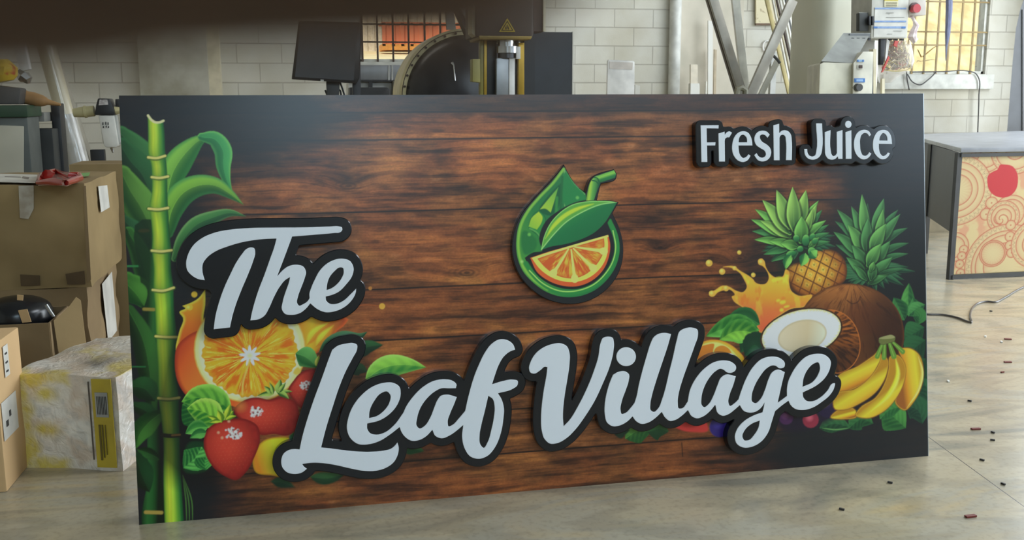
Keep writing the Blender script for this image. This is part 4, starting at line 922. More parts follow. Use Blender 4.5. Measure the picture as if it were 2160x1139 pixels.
def build_sign():
    root = thing('shop_sign', 'large rectangular shop sign with raised white lettering over printed dark wood and fruit', 'sign', (SIGN_X0+SIGN_W/2, SIGN_Y0, 0))
    black = mat('sign_black_acrylic', (22, 26, 33), 0.17, spec=0.5)
    face = mat('sign_white_acrylic', (236, 241, 248), 0.28, spec=0.5, col2=(234, 240, 248), scale=2)
    side = mat('sign_side_black', (24, 25, 28), 0.35)
    D = 0.07
    b = MB(); p = lambda u, v, h: Vector(sgn_pt(u, v, h))
    b.add([p(u, v, h) for h in (-D, -0.0008) for u, v in ((0, 0), (SIGN_W, 0), (SIGN_W, SIGN_H), (0, SIGN_H))], [(0, 1, 2, 3), (4, 5, 6, 7), (0, 4, 5, 1), (1, 5, 6, 2), (2, 6, 7, 3), (3, 7, 4, 0)])
    b.build('cabinet_frame', side, root)
    print_sheet('printed_face', paint_sign(PRINT_PPM), 0.0, vcol_mat('printed_vinyl', 0.30, 0.5), root)
    al = mat('sign_edge_strip', (200, 204, 208), 0.3, 0.6)
    t = MB(); t.bar(p(0.0, -0.0015, -0.03), p(SIGN_W, -0.0015, -0.03), 0.056, 0.003, up=SIGN_UP); t.build('bottom_trim', al, root)
    t = MB(); t.bar(p(SIGN_W+0.0012, 0, -0.012), p(SIGN_W+0.0012, SIGN_H, -0.012), 0.022, 0.0024, up=(1, 0, 0)); t.build('side_highlight_strip', al, root)  # pale strip added in place of the highlight along the right edge
    spec = {'The': (0.0265, 0.032), 'Leaf': (0.024, 0.032), 'Village': (0.024, 0.032), 'Fresh': (0.0155, 0.030), 'Juice': (0.0155, 0.030)}
    words = {'The': 'raised black plate behind the word The', 'Leaf': 'raised black plate behind the word Leaf', 'Village': 'raised black plate behind the word Village', 'Fresh': 'raised black plate behind the word Fresh', 'Juice': 'raised black plate behind the word Juice'}
    for w, glyphs in GL.items():
        off, h = spec[w]
        outs = []; hol = []
        for o_, hs in glyphs:
            outs.append(to_sign(smooth(o_, 5), h+0.001)); hol.append([to_sign(smooth(x, 5), h+0.001) for x in hs])
        extra = [to_sign(G('A', [(247,604),(232,480),(340,365),(560,300),(600,360),(440,600),(380,690),(330,612)]), h)] if w == 'The' else []
        cs, ch = offset_outline(outs+extra, off)
        first = None
        cs = sorted(cs, key=lambda P: -abs(parea(P)))
        plates = []
        for k, P in enumerate(cs):
            hs = [H for H in ch if k == 0]
            q = slab('letter_backing', P, hs, 0.0, h, black, root, 0.0022); q['label'] = words[w]; plates.append(q)
        for O, H in zip(outs, hol):
            q = slab('letter', O, H, h+0.0002, h+0.0022, face, plates[0], 0.0007)
    # logo
    P = to_sign(smooth(fr('L', LOGO_OUT), 6), LOGO_H)
    step = P[np.r_[True, np.linalg.norm(np.diff(P, axis=0), axis=1) > 1e-4]]
    pl = slab('logo_plate', step, [], 0.0, LOGO_H, black, root, 0.0012); pl['label'] = 'raised juice drop logo plate'
    cv = paint_logo(1150)
    def keep(u, v):
        return sdf(u+.0004, v+.0004, P) < -0.0018
    print_sheet('logo_print', cv, LOGO_H+0.0004, vcol_mat('logo_vinyl', 0.28, 0.5), pl, keep)
    settle(root)
build_sign()
# ---------------------------------------------------------------- the workshop itself
WY = 10.8
def struct(name, mb, m, **k):
    o = mb.build(name, m, **k); o['kind'] = 'structure'; return o
def block_mat(name, c1, c2, mortar, yoff=0.1275):
    m = bpy.data.materials.new(name); m.use_nodes = True; nt = m.node_tree; b = nt.nodes['Principled BSDF']; N, L = nt.nodes.new, nt.links.new
    tc = N('ShaderNodeTexCoord'); sp = N('ShaderNodeSeparateXYZ'); cb = N('ShaderNodeCombineXYZ'); sub = N('ShaderNodeMath'); sub.operation = 'SUBTRACT'; sub.inputs[1].default_value = yoff
    ax = N('ShaderNodeMath'); ax.operation = 'ADD'; ax.inputs[1].default_value = 0.11
    L(tc.outputs['Object'], sp.inputs[0]); L(sp.outputs['X'], ax.inputs[0]); L(ax.outputs[0], cb.inputs['X']); L(sp.outputs['Z'], sub.inputs[0]); L(sub.outputs[0], cb.inputs['Y'])
    br = N('ShaderNodeTexBrick'); br.inputs['Scale'].default_value = 1; br.inputs['Brick Width'].default_value = 0.45; br.inputs['Row Height'].default_value = 0.2
    br.inputs['Mortar Size'].default_value = 0.006; br.inputs['Mortar Smooth'].default_value = 0.35; br.offset = 0.5
    br.inputs['Color1'].default_value = srgb(c1); br.inputs['Color2'].default_value = srgb(c2); br.inputs['Mortar'].default_value = srgb(mortar)
    L(cb.outputs[0], br.inputs['Vector'])
    nz = N('ShaderNodeTexNoise'); nz.inputs['Scale'].default_value = 1.3; nz.inputs['Detail'].default_value = 5; L(tc.outputs['Object'], nz.inputs['Vector'])
    rp = N('ShaderNodeValToRGB'); rp.color_ramp.elements[0].position = .38; rp.color_ramp.elements[0].color = (.80, .77, .70, 1); rp.color_ramp.elements[1].position = .6; rp.color_ramp.elements[1].color = (1, 1, 1, 1)
    mx = N('ShaderNodeMix'); mx.data_type = 'RGBA'; mx.blend_type = 'MULTIPLY'; mx.inputs[0].default_value = 1
    L(nz.outputs['Fac'], rp.inputs[0]); L(br.outputs['Color'], mx.inputs[6]); L(rp.outputs[0], mx.inputs[7]); L(mx.outputs[2], b.inputs['Base Color'])
    n2 = N('ShaderNodeTexNoise'); n2.inputs['Scale'].default_value = 60; L(tc.outputs['Object'], n2.inputs['Vector'])
    ad = N('ShaderNodeMath'); ad.operation = 'MULTIPLY_ADD'; ad.inputs[1].default_value = -1.0; L(br.outputs['Fac'], ad.inputs[0]); 
    ml = N('ShaderNodeMath'); ml.operation = 'MULTIPLY'; ml.inputs[1].default_value = .25; L(n2.outputs['Fac'], ml.inputs[0]); L(ml.outputs[0], ad.inputs[2])
    bp = N('ShaderNodeBump'); bp.inputs['Distance'].default_value = .006; L(ad.outputs[0], bp.inputs['Height']); L(bp.outputs[0], b.inputs['Normal'])
    b.inputs['Roughness'].default_value = .8
    return m
wall_m = block_mat('painted_block_wall', (206, 203, 192), (199, 197, 187), (182, 178, 168))
plain = mat('wall_paint', (205, 202, 192), 0.85, col2=(186, 182, 168), scale=1.6, detail=5, bump=.002, bscale=30)

def wall_with_holes(name, x0, x1, z0, z1, Y, th, holes, m):
    xs = sorted({x0, x1} | {h[0] for h in holes} | {h[1] for h in holes}); zs = sorted({z0, z1} | {h[2] for h in holes} | {h[3] for h in holes})
    b = MB()
    for i in range(len(xs)-1):
        for j in range(len(zs)-1):
            cx, cz = (xs[i]+xs[i+1])/2, (zs[j]+zs[j+1])/2
            if any(h[0] < cx < h[1] and h[2] < cz < h[3] for h in holes): continue
            b.box((cx, Y+th/2, cz), (xs[i+1]-xs[i], th, zs[j+1]-zs[j]))
    return struct(name, b, m)
W1 = (at(757, 130, WY).x, at(757, 130, WY).x+1.18, at(800, 131, WY).z, at(800, 131, WY).z+1.15)
q2a, q2b = at(1925, 156, WY), at(2078, 156, WY)
W2 = (q2a.x-.35, q2b.x, q2a.z, q2a.z+1.3)
wall_with_holes('wall_back', -5.0, 9.0, 0, 5.0, WY, 0.2, [W1, W2], wall_m)
struct('wall_left', MB().box((-5.1, 2.9, 2.5), (.2, 16, 5)), plain)
fr_ = wall_with_holes('wall_front', -5.0, 9.0, 0, 5.0, -5.2, 0.2, [(7.1, 9.0, 2.6, 4.4), (-0.35, 1.05, 2.9, 3.8)], plain)
b = MB(); b.box((9.1, -3.8, 2.5), (.2, 2.8, 5)); b.box((9.1, 10.2, 2.5), (.2, 1.6, 5)); b.box((9.1, 3.5, 4.6), (.2, 11.8, .8)); struct('wall_right', b, plain)
struct('ceiling', MB().box((2, 2.9, 5.1), (14.4, 16.4, .2)), mat('ceiling_paint', (170, 168, 160), .9))

# floor: mottled marble-look slabs
def floor_mat():
    m = bpy.data.materials.new('marble_floor'); m.use_nodes = True; nt = m.node_tree; b = nt.nodes['Principled BSDF']; N, L = nt.nodes.new, nt.links.new
    tc = N('ShaderNodeTexCoord'); mp = N('ShaderNodeMapping'); mp.inputs['Rotation'].default_value = (0, 0, -0.25); mp.inputs['Scale'].default_value = (.8, 2.6, 1); L(tc.outputs['Object'], mp.inputs[0])
    n1 = N('ShaderNodeTexNoise'); n1.inputs['Scale'].default_value = 1.3; n1.inputs['Detail'].default_value = 6; n1.inputs['Distortion'].default_value = 1.6; L(mp.outputs[0], n1.inputs['Vector'])
    r1 = N('ShaderNodeValToRGB'); e = r1.color_ramp; e.elements[0].position = .3; e.elements[0].color = srgb((144, 138, 122)); e.elements[1].position = .72; e.elements[1].color = srgb((192, 172, 134))
    k = e.elements.new(.47); k.color = srgb((186, 172, 144)); k = e.elements.new(.58); k.color = srgb((176, 168, 148)); L(n1.outputs['Fac'], r1.inputs[0])
    w = N('ShaderNodeTexWave'); w.inputs['Scale'].default_value = 1.1; w.inputs['Distortion'].default_value = 9; w.inputs['Detail'].default_value = 4; w.inputs['Detail Scale'].default_value = 1.6; L(mp.outputs[0], w.inputs['Vector'])
    r2 = N('ShaderNodeValToRGB'); r2.color_ramp.elements[0].position = .1; r2.color_ramp.elements[0].color = (.66, .67, .68, 1); r2.color_ramp.elements[1].position = .5; r2.color_ramp.elements[1].color = (1, 1, 1, 1); L(w.outputs['Fac'], r2.inputs[0])
    mx = N('ShaderNodeMix'); mx.data_type = 'RGBA'; mx.blend_type = 'MULTIPLY'; mx.inputs[0].default_value = .45; L(r1.outputs[0], mx.inputs[6]); L(r2.outputs[0], mx.inputs[7])
    n3 = N('ShaderNodeTexNoise'); n3.inputs['Scale'].default_value = 55; n3.inputs['Detail'].default_value = 3; L(tc.outputs['Object'], n3.inputs['Vector'])
    r3 = N('ShaderNodeValToRGB'); r3.color_ramp.elements[0].position = .32; r3.color_ramp.elements[0].color = (.86, .86, .86, 1); r3.color_ramp.elements[1].position = .5; r3.color_ramp.elements[1].color = (1, 1, 1, 1); L(n3.outputs['Fac'], r3.inputs[0])
    m2 = N('ShaderNodeMix'); m2.data_type = 'RGBA'; m2.blend_type = 'MULTIPLY'; m2.inputs[0].default_value = 1; L(mx.outputs[2], m2.inputs[6]); L(r3.outputs[0], m2.inputs[7])
    # slab joints, running almost away from the camera
    a, c = gp(1960, 923), gp(2160, 1068.5); d = (a-c).normalized(); nx, ny = -d.y, d.x; off = nx*a.x+ny*a.y
    sp = N('ShaderNodeSeparateXYZ'); L(tc.outputs['Object'], sp.inputs[0])
    def M(op, u, v):
        x = N('ShaderNodeMath'); x.operation = op
        for i, t in ((0, u), (1, v)):
            if isinstance(t, float): x.inputs[i].default_value = t
            else: L(t, x.inputs[i])
        return x.outputs[0]
    s = M('SUBTRACT', M('ADD', M('MULTIPLY', sp.outputs['X'], float(nx)), M('MULTIPLY', sp.outputs['Y'], float(ny))), float(off))
    s = M('ABSOLUTE', M('PINGPONG', s, 2.9), 0.0); ln = M('LESS_THAN', s, 0.0016)
    m3 = N('ShaderNodeMix'); m3.data_type = 'RGBA'; L(ln, m3.inputs[0]); L(m2.outputs[2], m3.inputs[6]); m3.inputs[7].default_value = srgb((60, 58, 54)); L(m3.outputs[2], b.inputs['Base Color'])
    b.inputs['Roughness'].default_value = .26; b.inputs['Specular IOR Level'].default_value = .6
    return m
struct('floor', MB().box((2, 2.9, -.05), (14.4, 16.4, .1)), floor_mat())

# piers and strips on the back wall
conc = mat('stained_plaster', (196, 194, 182), .85, col2=(140, 136, 118), scale=2.2, detail=7, lo=.30, hi=.62, bump=.002)
cream = mat('cream_tone', (222, 212, 184), .7)
x0, x1, x2 = at(290, 100, WY-.25).x, at(436, 100, WY-.25).x, at(462, 100, WY-.2).x
struct('trim_1', MB().box(((x0+x1)/2, WY-.125, 2.5), (x1-x0, .25, 5)), conc)
struct('trim_2', MB().box(((x1+x2)/2, WY-.1, 2.5), (x2-x1, .2, 5)), cream)  # lit side of the pier, its brightness put into the cream colour
x3, x4, x5 = at(1402, 100, WY-.1).x, at(1429, 100, WY-.1).x, at(1562, 100, WY-.05).x
struct('trim_3', MB().tube([(x4-.02, WY-.07, 0), (x4-.02, WY-.07, 5)], .065, 16), mat('white_pipe_paint', (214, 214, 208), .55), smooth=True)
struct('trim_4', MB().box(((x4+x5)/2+.02, WY-.03, 2.5), (x5-x4, .06, 5)), mat('smooth_plaster', (206, 198, 182), .85, col2=(184, 178, 162), scale=2.5, detail=5))

# windows: frame, bars, pane
def window(name, W, bars_x, bars_z, mbar, mframe, rb):
    e = bpy.data.objects.new(name, None); COL.objects.link(e); e.location = ((W[0]+W[1])/2, WY+.05, W[2]); e['kind'] = 'structure'
    f = MB(); t = .035
    for (cx, cz, sx, sz) in (((W[0]+W[1])/2, W[2]+t/2, W[1]-W[0], t), ((W[0]+W[1])/2, W[3]-t/2, W[1]-W[0], t), (W[0]+t/2, (W[2]+W[3])/2, t, W[3]-W[2]), (W[1]-t/2, (W[2]+W[3])/2, t, W[3]-W[2])):
        f.box((cx, WY+.08, cz), (sx, .08, sz))
    f.build('window_frame', mframe, e, bevel=.004)
    for x in bars_x: MB().box((x, WY+.03, (W[2]+W[3])/2), (rb*2, .012, W[3]-W[2])).build('vertical_bar', mbar, e)
    for z in bars_z: MB().box(((W[0]+W[1])/2, WY+.018, z), (W[1]-W[0], .012, rb*1.6)).build('horizontal_bar', mbar, e)
    settle(e); return e
dark_iron = mat('dark_iron', (62, 44, 30), .5); cream_iron = mat('cream_iron', (150, 126, 76), .5); wf = mat('white_window_paint', (214, 214, 204), .5)
window('window_1', W1, [at(x, 90, WY+.03).x for x in (764, 796, 829, 862, 896, 929)], [at(800, y, WY).z for y in (88, 50, 12, -26)], dark_iron, wf, .010)
window('window_2', W2, [at(x, 90, WY+.03).x for x in (1927, 1952, 1977.5, 2001, 2026, 2051)], [at(1980, y, WY).z for y in (95, 67, 3, -40)], cream_iron, wf, .011)
sl = MB().box(((W1[0]+W1[1])/2, WY-.03, W1[2]-.02), (W1[1]-W1[0]+.1, .12, .04)); struct('trim_5', sl, wf, bevel=.004)
c1, c2 = at(1862, 188, WY-.06), at(2098, 157, WY-.06)
sb = MB().box(((c1.x+c2.x)/2, WY-.03, (c1.z+c2.z)/2), (c2.x-c1.x, .06, c2.z-c1.z)); struct('trim_6', sb, mat('sill_paint', (218, 218, 210), .7), bevel=.004)

# outside, beyond the windows
struct('ground', MB().box((8, 60, -.35), (120, 98, .5)), mat('dry_yard', (206, 190, 140), .9, col2=(150, 146, 110), scale=1.5, detail=6))
Yc0 = 60.0; cz0, cz1 = at(880, 97, Yc0).z, at(880, 48, Yc0).z; cx0, cx1 = at(806, 70, Yc0).x, at(990, 70, Yc0).x
o = MB().prism([(-14, 20, .8), (24, 20, .8), (24, Yc0+8, cz0+.12), (-14, Yc0+8, cz0+.12)], (0, .2, -1.2)).build('far_slope', mat('dry_slope', (236, 220, 170), .95, col2=(204, 186, 140), scale=1.1, detail=7), None)
tag(o, 'pale dry slope rising outside the left barred window', 'slope')
e = thing('shipping_container', 'orange container on the slope seen through the left barred window', 'container', (cx0, Yc0, cz0))
def corr(x0, x1, Y, z0, z1, p, dpt):
    b = MB(); n = int((x1-x0)/p); pts = []
    for i in range(n):
        x = x0+i*p; pts += [(x, Y), (x+p*.35, Y), (x+p*.5, Y+dpt), (x+p*.85, Y+dpt)]
    v = [(x, y, z) for x, y in pts for z in (z0, z1)]
    return b.add(v, [(2*i, 2*i+2, 2*i+3, 2*i+1) for i in range(len(pts)-1)])
orange = mat('container_orange', (226, 132, 92), .6, col2=(218, 118, 82), scale=.5)
corr(cx0, cx1, Yc0, cz0, cz1, .55, .10).build('ribbed_side', orange, e)
b = MB(); b.box(((cx0+cx1)/2, Yc0+1.2, cz0-.05), (cx1-cx0, 2.4, .35)); b.build('base_frame', mat('container_frame', (236, 160, 70), .6), e)
b = MB(); b.box(((cx0+cx1)/2, Yc0+1.2, cz1), (cx1-cx0, 2.4, .1)); b.build('roof', orange, e)
settle(e)
o = corr(-6, 24, Yc0+6, cz0-1, cz0+9, .46, .10).build('corrugated_fence', mat('white_cladding', (232, 218, 192), .6), None); tag(o, 'tall pale corrugated sheet fence beyond the orange container outside the left window', 'fence')
o = MB().prism([(5.5, 16.5, -.1), (20, 16.5, -.1), (20, 19.5, 3.8), (5.5, 19.5, 3.8)], (0, 1.0, 0)).build('earth_bank', mat('sunlit_bank', (212, 194, 146), .95, col2=(176, 158, 114), scale=3.2, detail=7, bump=.06), None)
tag(o, 'sunlit golden dry bank filling the view through the right barred window', 'bank')
rnd = random.Random(3)
tw = MB()
for k in range(46):
    p = Vector((rnd.uniform(8.6, 12.4), 16.7, 0)); p.y = 16.5+p.x*0; z = rnd.uniform(.1, 2.2); p.z = z; p.y = 16.45+z*.77
    q = p + Vector((rnd.uniform(-.25, .25), -.15, rnd.uniform(.1, .4)))
    tw.tube([p, (p+q)/2+Vector((rnd.uniform(-.05, .05), 0, .05)), q], [.014, .01, .004], 5)
o = tw.build('dry_brush', mat('dry_twigs', (120, 100, 56), .9), None); tag(o, 'thin dry brush growing on the golden bank outside', 'brush', kind='stuff')
# ---------------------------------------------------------------- things around the sign
def cut(px, Y, th, mb=None):
    """a flat-fronted piece standing at distance Y, th metres deep"""
    mb = mb or MB(); return mb.prism([at(x, y, Y) for x, y in px], (0, th, 0))
def rect(x0, y0, x1, y1): return [(x0, y1), (x1, y1), (x1, y0), (x0, y0)]
def box_from(P0, P1, depth, z0, z1, mb=None):
    """box whose front bottom edge runs P0 -> P1, going back by depth"""
    mb = mb or MB(); d = (P1-P0).normalized(); n = Vector((-d.y, d.x, 0))
    a = [Vector((p.x, p.y, 0)) for p in (P0, P1, P1+n*depth, P0+n*depth)]
    return mb.prism([p+Vector((0, 0, z0)) for p in a], (0, 0, z1-z0))
card = mat('cardboard', (156, 132, 90), .85, col2=(138, 116, 78), scale=3, detail=4, bump=.003, bscale=6)
card2 = mat('cardboard_dull', (150, 126, 90), .85, col2=(128, 106, 76), scale=3, detail=4, bump=.004, bscale=5)
card3 = mat('cardboard_light', (214, 178, 130), .85, col2=(200, 164, 118), scale=2, detail=4, bump=.002, bscale=6)
btape = mat('brown_tape', (96, 76, 50), .4); ctape = mat('clear_tape', (186, 178, 164), .25, col2=(160, 148, 130), scale=20)
paper = mat('paper_label', (222, 218, 208), .7); inkm = mat('label_ink', (60, 58, 56), .8)
black = mat('black_plastic', (34, 34, 36), .45); dgrey = mat('dark_grey_metal', (74, 74, 74), .5); lgrey = mat('light_grey_metal', (186, 186, 180), .45)
white = mat('white_plastic', (232, 230, 226), .4); beige = mat('machine_beige', (214, 212, 192), .55, col2=(208, 206, 188), scale=1); steel = mat('bright_steel', (200, 200, 200), .22, .9)

def dented_box(name, P0, P1, depth, z0, z1, m, parent, amp=.006, seed=1, nn=7):
    """a cardboard carton with slightly bulged, dented faces"""
    d = (P1-P0); L = d.length; d = d.normalized(); n = Vector((-d.y, d.x, 0)); O = Vector((P0.x, P0.y, z0))
    bm = bmesh.new(); bmesh.ops.create_cube(bm, size=1); bmesh.ops.subdivide_edges(bm, edges=bm.edges, cuts=nn, use_grid_fill=True)
    for v in bm.verts:
        a, b, c = v.co.x+.5, v.co.y+.5, v.co.z+.5
        p = O + d*(a*L) + n*(b*depth) + Vector((0, 0, c*(z1-z0)))
        k = math.sin(a*math.pi)*math.sin(c*math.pi) if b in (0, 1) else (math.sin(b*math.pi)*math.sin(c*math.pi) if a in (0, 1) else math.sin(a*math.pi)*math.sin(b*math.pi)*.5)
        w = math.sin(p.x*23+seed)*math.cos(p.z*31+seed*2)*math.sin(p.y*19+seed)
        nv = (-n if b == 0 else n if b == 1 else Vector()) + (-d if a == 0 else d if a == 1 else Vector()) + (Vector((0, 0, 1)) if c == 1 else Vector())
        v.co = p + nv*amp*(w*.9 + .4*k) 
    me = bpy.data.meshes.new(name); bm.to_mesh(me); bm.free()
    me.polygons.foreach_set('use_smooth', [True]*len(me.polygons)); me.set_sharp_from_angle(angle=math.radians(50)); me.materials.append(m)
    o = bpy.data.objects.new(name, me); COL.objects.link(o); o.parent = parent; return o
def patch(name, px, Y, m, parent, th=.0015, pull=.009):
    return cut(px, Y-pull, th).build(name, m, parent)

# --- plastic-wrapped yellow and white carton
FL, FRc = gp(45, 985), gp(259, 993)
hz = at(45, 788, FL.y).z
wrap = mat('stretch_wrap_over_print', (214, 206, 192), .22, col2=(176, 166, 150), scale=9, detail=6, bump=.004, bscale=26, coat=.4)
ywrap = mat('yellow_print_under_wrap', (206, 184, 62), .25, col2=(190, 172, 100), scale=14, detail=5, bump=.004, bscale=28, coat=.4)
r = thing('wrapped_carton', 'carton in clear stretch wrap with yellow printed edges, on the floor beside the sign', 'box', FL)
wb = dented_box('wrapped_body', FL, FRc, .50, 0, hz, None, r, .007, 3, 44)
wb.data.materials.clear(); wb.data.materials.append(vcol_mat('stretch_wrap_over_print', .24, .5, .5))
def paint_carton(me):
    N_ = len(me.vertices); co = np.zeros(N_*3); me.vertices.foreach_get('co', co); co = co.reshape(-1, 3)
    d = np.array((FRc-FL).normalized()); n = np.array([-d[1], d[0], 0]); L = (FRc-FL).length; q = co-np.array(FL)
    u, v, w = q@d/L, q[:, 2]/hz, q@n/.50
    nz = fbm(u*5+w*3, v*5+w*4, 4, 3)-.5; n2 = fbm(u*17+w*11, v*14+w*13, 3, 9)-.5; n3 = fbm(u*60+w*40, v*22, 2, 4)-.5
    Y_, W_, P_, G_ = lin((222, 200, 76)), lin((236, 230, 220)), lin((220, 204, 188)), lin((190, 188, 184))
    c = mix(np.broadcast_to(W_, (N_, 3)), P_, sst(-.05, .18, nz)); c = mix(c, G_, sst(.02, .2, n2)*.5)
    front = w < .03; top = v > .985
    e = np.maximum.reduce([sst(.22, .08, u+nz*.25), sst(.84, .93, v+nz*.16)*sst(.62, .5, u+nz*.2), sst(.14, .06, v+nz*.2)*sst(.55, .4, u), np.exp(-(((u-.28)/.12)**2+((v-.42)/.07)**2))*1.2, np.exp(-(((u-.30)/.1)**2+((v-.80)/.08)**2))*1.2])
    t = np.maximum.reduce([sst(.16, .03, w+nz*.3)*sst(.6, .4, u), sst(.72, .86, u+nz*.3)*sst(.6, .2, w), np.exp(-((w-.42-nz)/.07)**2)*sst(.1, .3, u)*.7])
    m = np.where(front, e, np.where(top, t, 0)); m = np.clip(m, 0, 1)*(.62+.25*sst(-.2, .15, n2+n3*.5))
    c = mix(c, Y_, np.clip(m, 0, 1)); g = np.where(top, np.exp(-(((u-.6)/.2)**2+((w-.3-nz*.4)/.13)**2)), 0); c = mix(c, lin((126, 126, 126)), np.clip(g*.9, 0, 1))
    c = c*(.96+.12*n3)[:, None]
    a = me.color_attributes.new('print', 'FLOAT_COLOR', 'POINT'); a.data.foreach_set('color', np.concatenate([np.clip(c, 0, 1), np.ones((N_, 1))], 1).astype(np.float32).ravel())
paint_carton(wb.data)
nt_ = wb.data.materials[0].node_tree; bt_ = nt_.nodes['Principled BSDF']; nz_ = nt_.nodes.new('ShaderNodeTexNoise'); nz_.inputs['Scale'].default_value = 26; nz_.inputs['Detail'].default_value = 5; nz_.inputs['Distortion'].default_value = 1.5
tc_ = nt_.nodes.new('ShaderNodeTexCoord'); nt_.links.new(tc_.outputs['Object'], nz_.inputs['Vector']); bp_ = nt_.nodes.new('ShaderNodeBump'); bp_.inputs['Distance'].default_value = .007
nt_.links.new(nz_.outputs['Fac'], bp_.inputs['Height']); nt_.links.new(bp_.outputs['Normal'], bt_.inputs['Normal']); nt_.links.new(bp_.outputs['Normal'], bt_.inputs['Coat Normal'])
def on_front(u0, u1, v0, v1, pull=.009):
    d = FRc-FL; n = Vector((-d.y, d.x, 0)).normalized(); q = [FL+d*u-n*pull+Vector((0, 0, hz*v)) for u, v in ((u0, v0), (u1, v0), (u1, v1), (u0, v1))]
    return MB().prism(q, n*.002)
on_front(.735, .748, .12, .95).build('dark_edge_line', mat('box_edge_ink', (96, 88, 80), .3), r)
on_front(.77, .96, .04, .98).build('yellow_band', mat('yellow_band_print', (200, 178, 58), .25, col2=(186, 164, 60), scale=10, bump=.003), r)
on_front(.80, .92, .58, .84, .0115).build('address_label', mat('grey_label', (176, 176, 172), .35), r)
bb = MB()
for i in range(7):
    d = FRc-FL; n = Vector((-d.y, d.x, 0)).normalized(); u = .815+i*.0145
    bb.prism([FL+d*uu-n*.0125+Vector((0, 0, hz*vv)) for uu, vv in ((u, .61), (u+.006, .61), (u+.006, .80), (u, .80))], n*.001)
bb.build('label_lines', inkm, r)
bb = MB()
for i, (u, w_) in enumerate(((.815, .02), (.845, .014), (.875, .008))):
    bb.prism([FL+d*uu-n*.012+Vector((0, 0, hz*vv)) for uu, vv in ((u, .12+.03*i), (u+w_, .12+.03*i), (u+w_, .5), (u, .5))], n*.001)
bb.build('printed_text_band', mat('olive_ink', (110, 96, 40), .4), r)
settle(r)

# --- light brown carton at the left edge
P0, P1 = gp(15, 1038), gp(44, 1003)
dd = (P1-P0).normalized(); nn = Vector((-dd.y, dd.x, 0)); zt = at(60, 696, P1.y+.05).z
r = thing('brown_carton', 'light brown carton with black and white tape at the left edge of the floor', 'box', P0)
Q = P0+nn*.34; P1b = P0 + dd*.24
MB().prism([P0, P1b, P1b+nn*.34, Q], (0, 0, zt)).build('carton_body', card3, r, bevel=.006)
def side_patch(u0, u1, v0, v1, name, m, pull=.003):
    q = [P0+dd*(.24*u)-nn*pull+Vector((0, 0, zt*v)) for u, v in ((u0, v0), (u1, v0), (u1, v1), (u0, v1))]
    return MB().prism(q, nn*.001).build(name, m, r)
side_patch(.05, .62, .34, .60, 'shipping_label', paper); side_patch(.16, .24, .42, .46, 'label_code', inkm, .0045); side_patch(.30, .36, .47, .51, 'label_code', inkm, .0045)
side_patch(.28, .46, .74, .95, 'printed_tape', paper, .004)
for v in (.77, .83, .89): side_patch(.32, .40, v, v+.012, 'tape_mark', inkm, .0055)
settle(r)

# --- open carton with a black moulded part inside
Yo = 3.72
A, B = at(-40, 690, Yo), at(104, 690, Yo); A.z = B.z = 0; zo = at(60, 683, Yo).z
r = thing('open_carton', 'open carton with raised flap behind the two small cartons, holding a black part', 'box', B)
m_ = MB(); t = .006; Dp = .3
m_.box(((A.x+B.x)/2, Yo, zo/2), (B.x-A.x, t, zo)); m_.box(((A.x+B.x)/2, Yo+Dp, zo/2), (B.x-A.x, t, zo)); m_.box((A.x, Yo+Dp/2, zo/2), (t, Dp, zo)); m_.box((B.x, Yo+Dp/2, zo/2), (t, Dp, zo)); m_.box(((A.x+B.x)/2, Yo+Dp/2, .01), (B.x-A.x, Dp, t))
m_.build('carton_body', card2, r)
fb = MB(); fl = [(113, 676), (128, 664), (146, 646), (160, 627), (170, 634), (178, 700), (186, 760), (130, 770), (122, 735)]
fb.prism([at(x, y, Yo+.02+.10*((x-113)/75)) for x, y in fl], (0, .005, 0)); fb.build('side_flap', card, r)
settle(r)
r = thing('black_moulded_part', 'shiny black curved part held with tan tape inside the open carton', 'car part', (A.x, Yo+.15, 0.02))
bm = bmesh.new(); bmesh.ops.create_uvsphere(bm, u_segments=32, v_segments=16, radius=1)
c0, c1 = at(-40, 650, Yo+.15), at(112, 650, Yo+.15); zc0 = at(40, 624, Yo+.15).z; zb = zo-.10
for v in bm.verts:
    x, y, z = v.co; s_ = 1 if z > 0 else .6
    v.co = Vector(((c0.x+c1.x)/2+(c1.x-c0.x)/2*x, Yo+.15+.12*y, (zc0+zb)/2-.0+(zc0-zb)/2*(abs(z)**.6*(1 if z > 0 else -1))))
me = bpy.data.meshes.new('moulding'); bm.to_mesh(me); bm.free(); me.polygons.foreach_set('use_smooth', [True]*len(me.polygons)); me.materials.append(mat('gloss_black', (26, 28, 32), .25))
o = bpy.data.objects.new('moulding', me); COL.objects.link(o); o.parent = r
cut([(36, 622), (49, 623), (48, 634), (36, 633)], Yo+.04, .004).build('tape_strip', card3, r); cut([(38, 655), (57, 652), (66, 679), (47, 681)], Yo+.015, .004).build('tape_strip', card3, r)
MB().tube([at(97, 643, Yo+.03), at(105, 656, Yo+.03), at(113, 668, Yo+.03)], .006, 8).build('chrome_rod', steel, r, smooth=True)
MB().box(((A.x+B.x)/2, Yo+.15, (zb+.013)/2), ((B.x-A.x)*.6, .12, zb-.02)).build('mounting_foot', black, r)
settle(r)

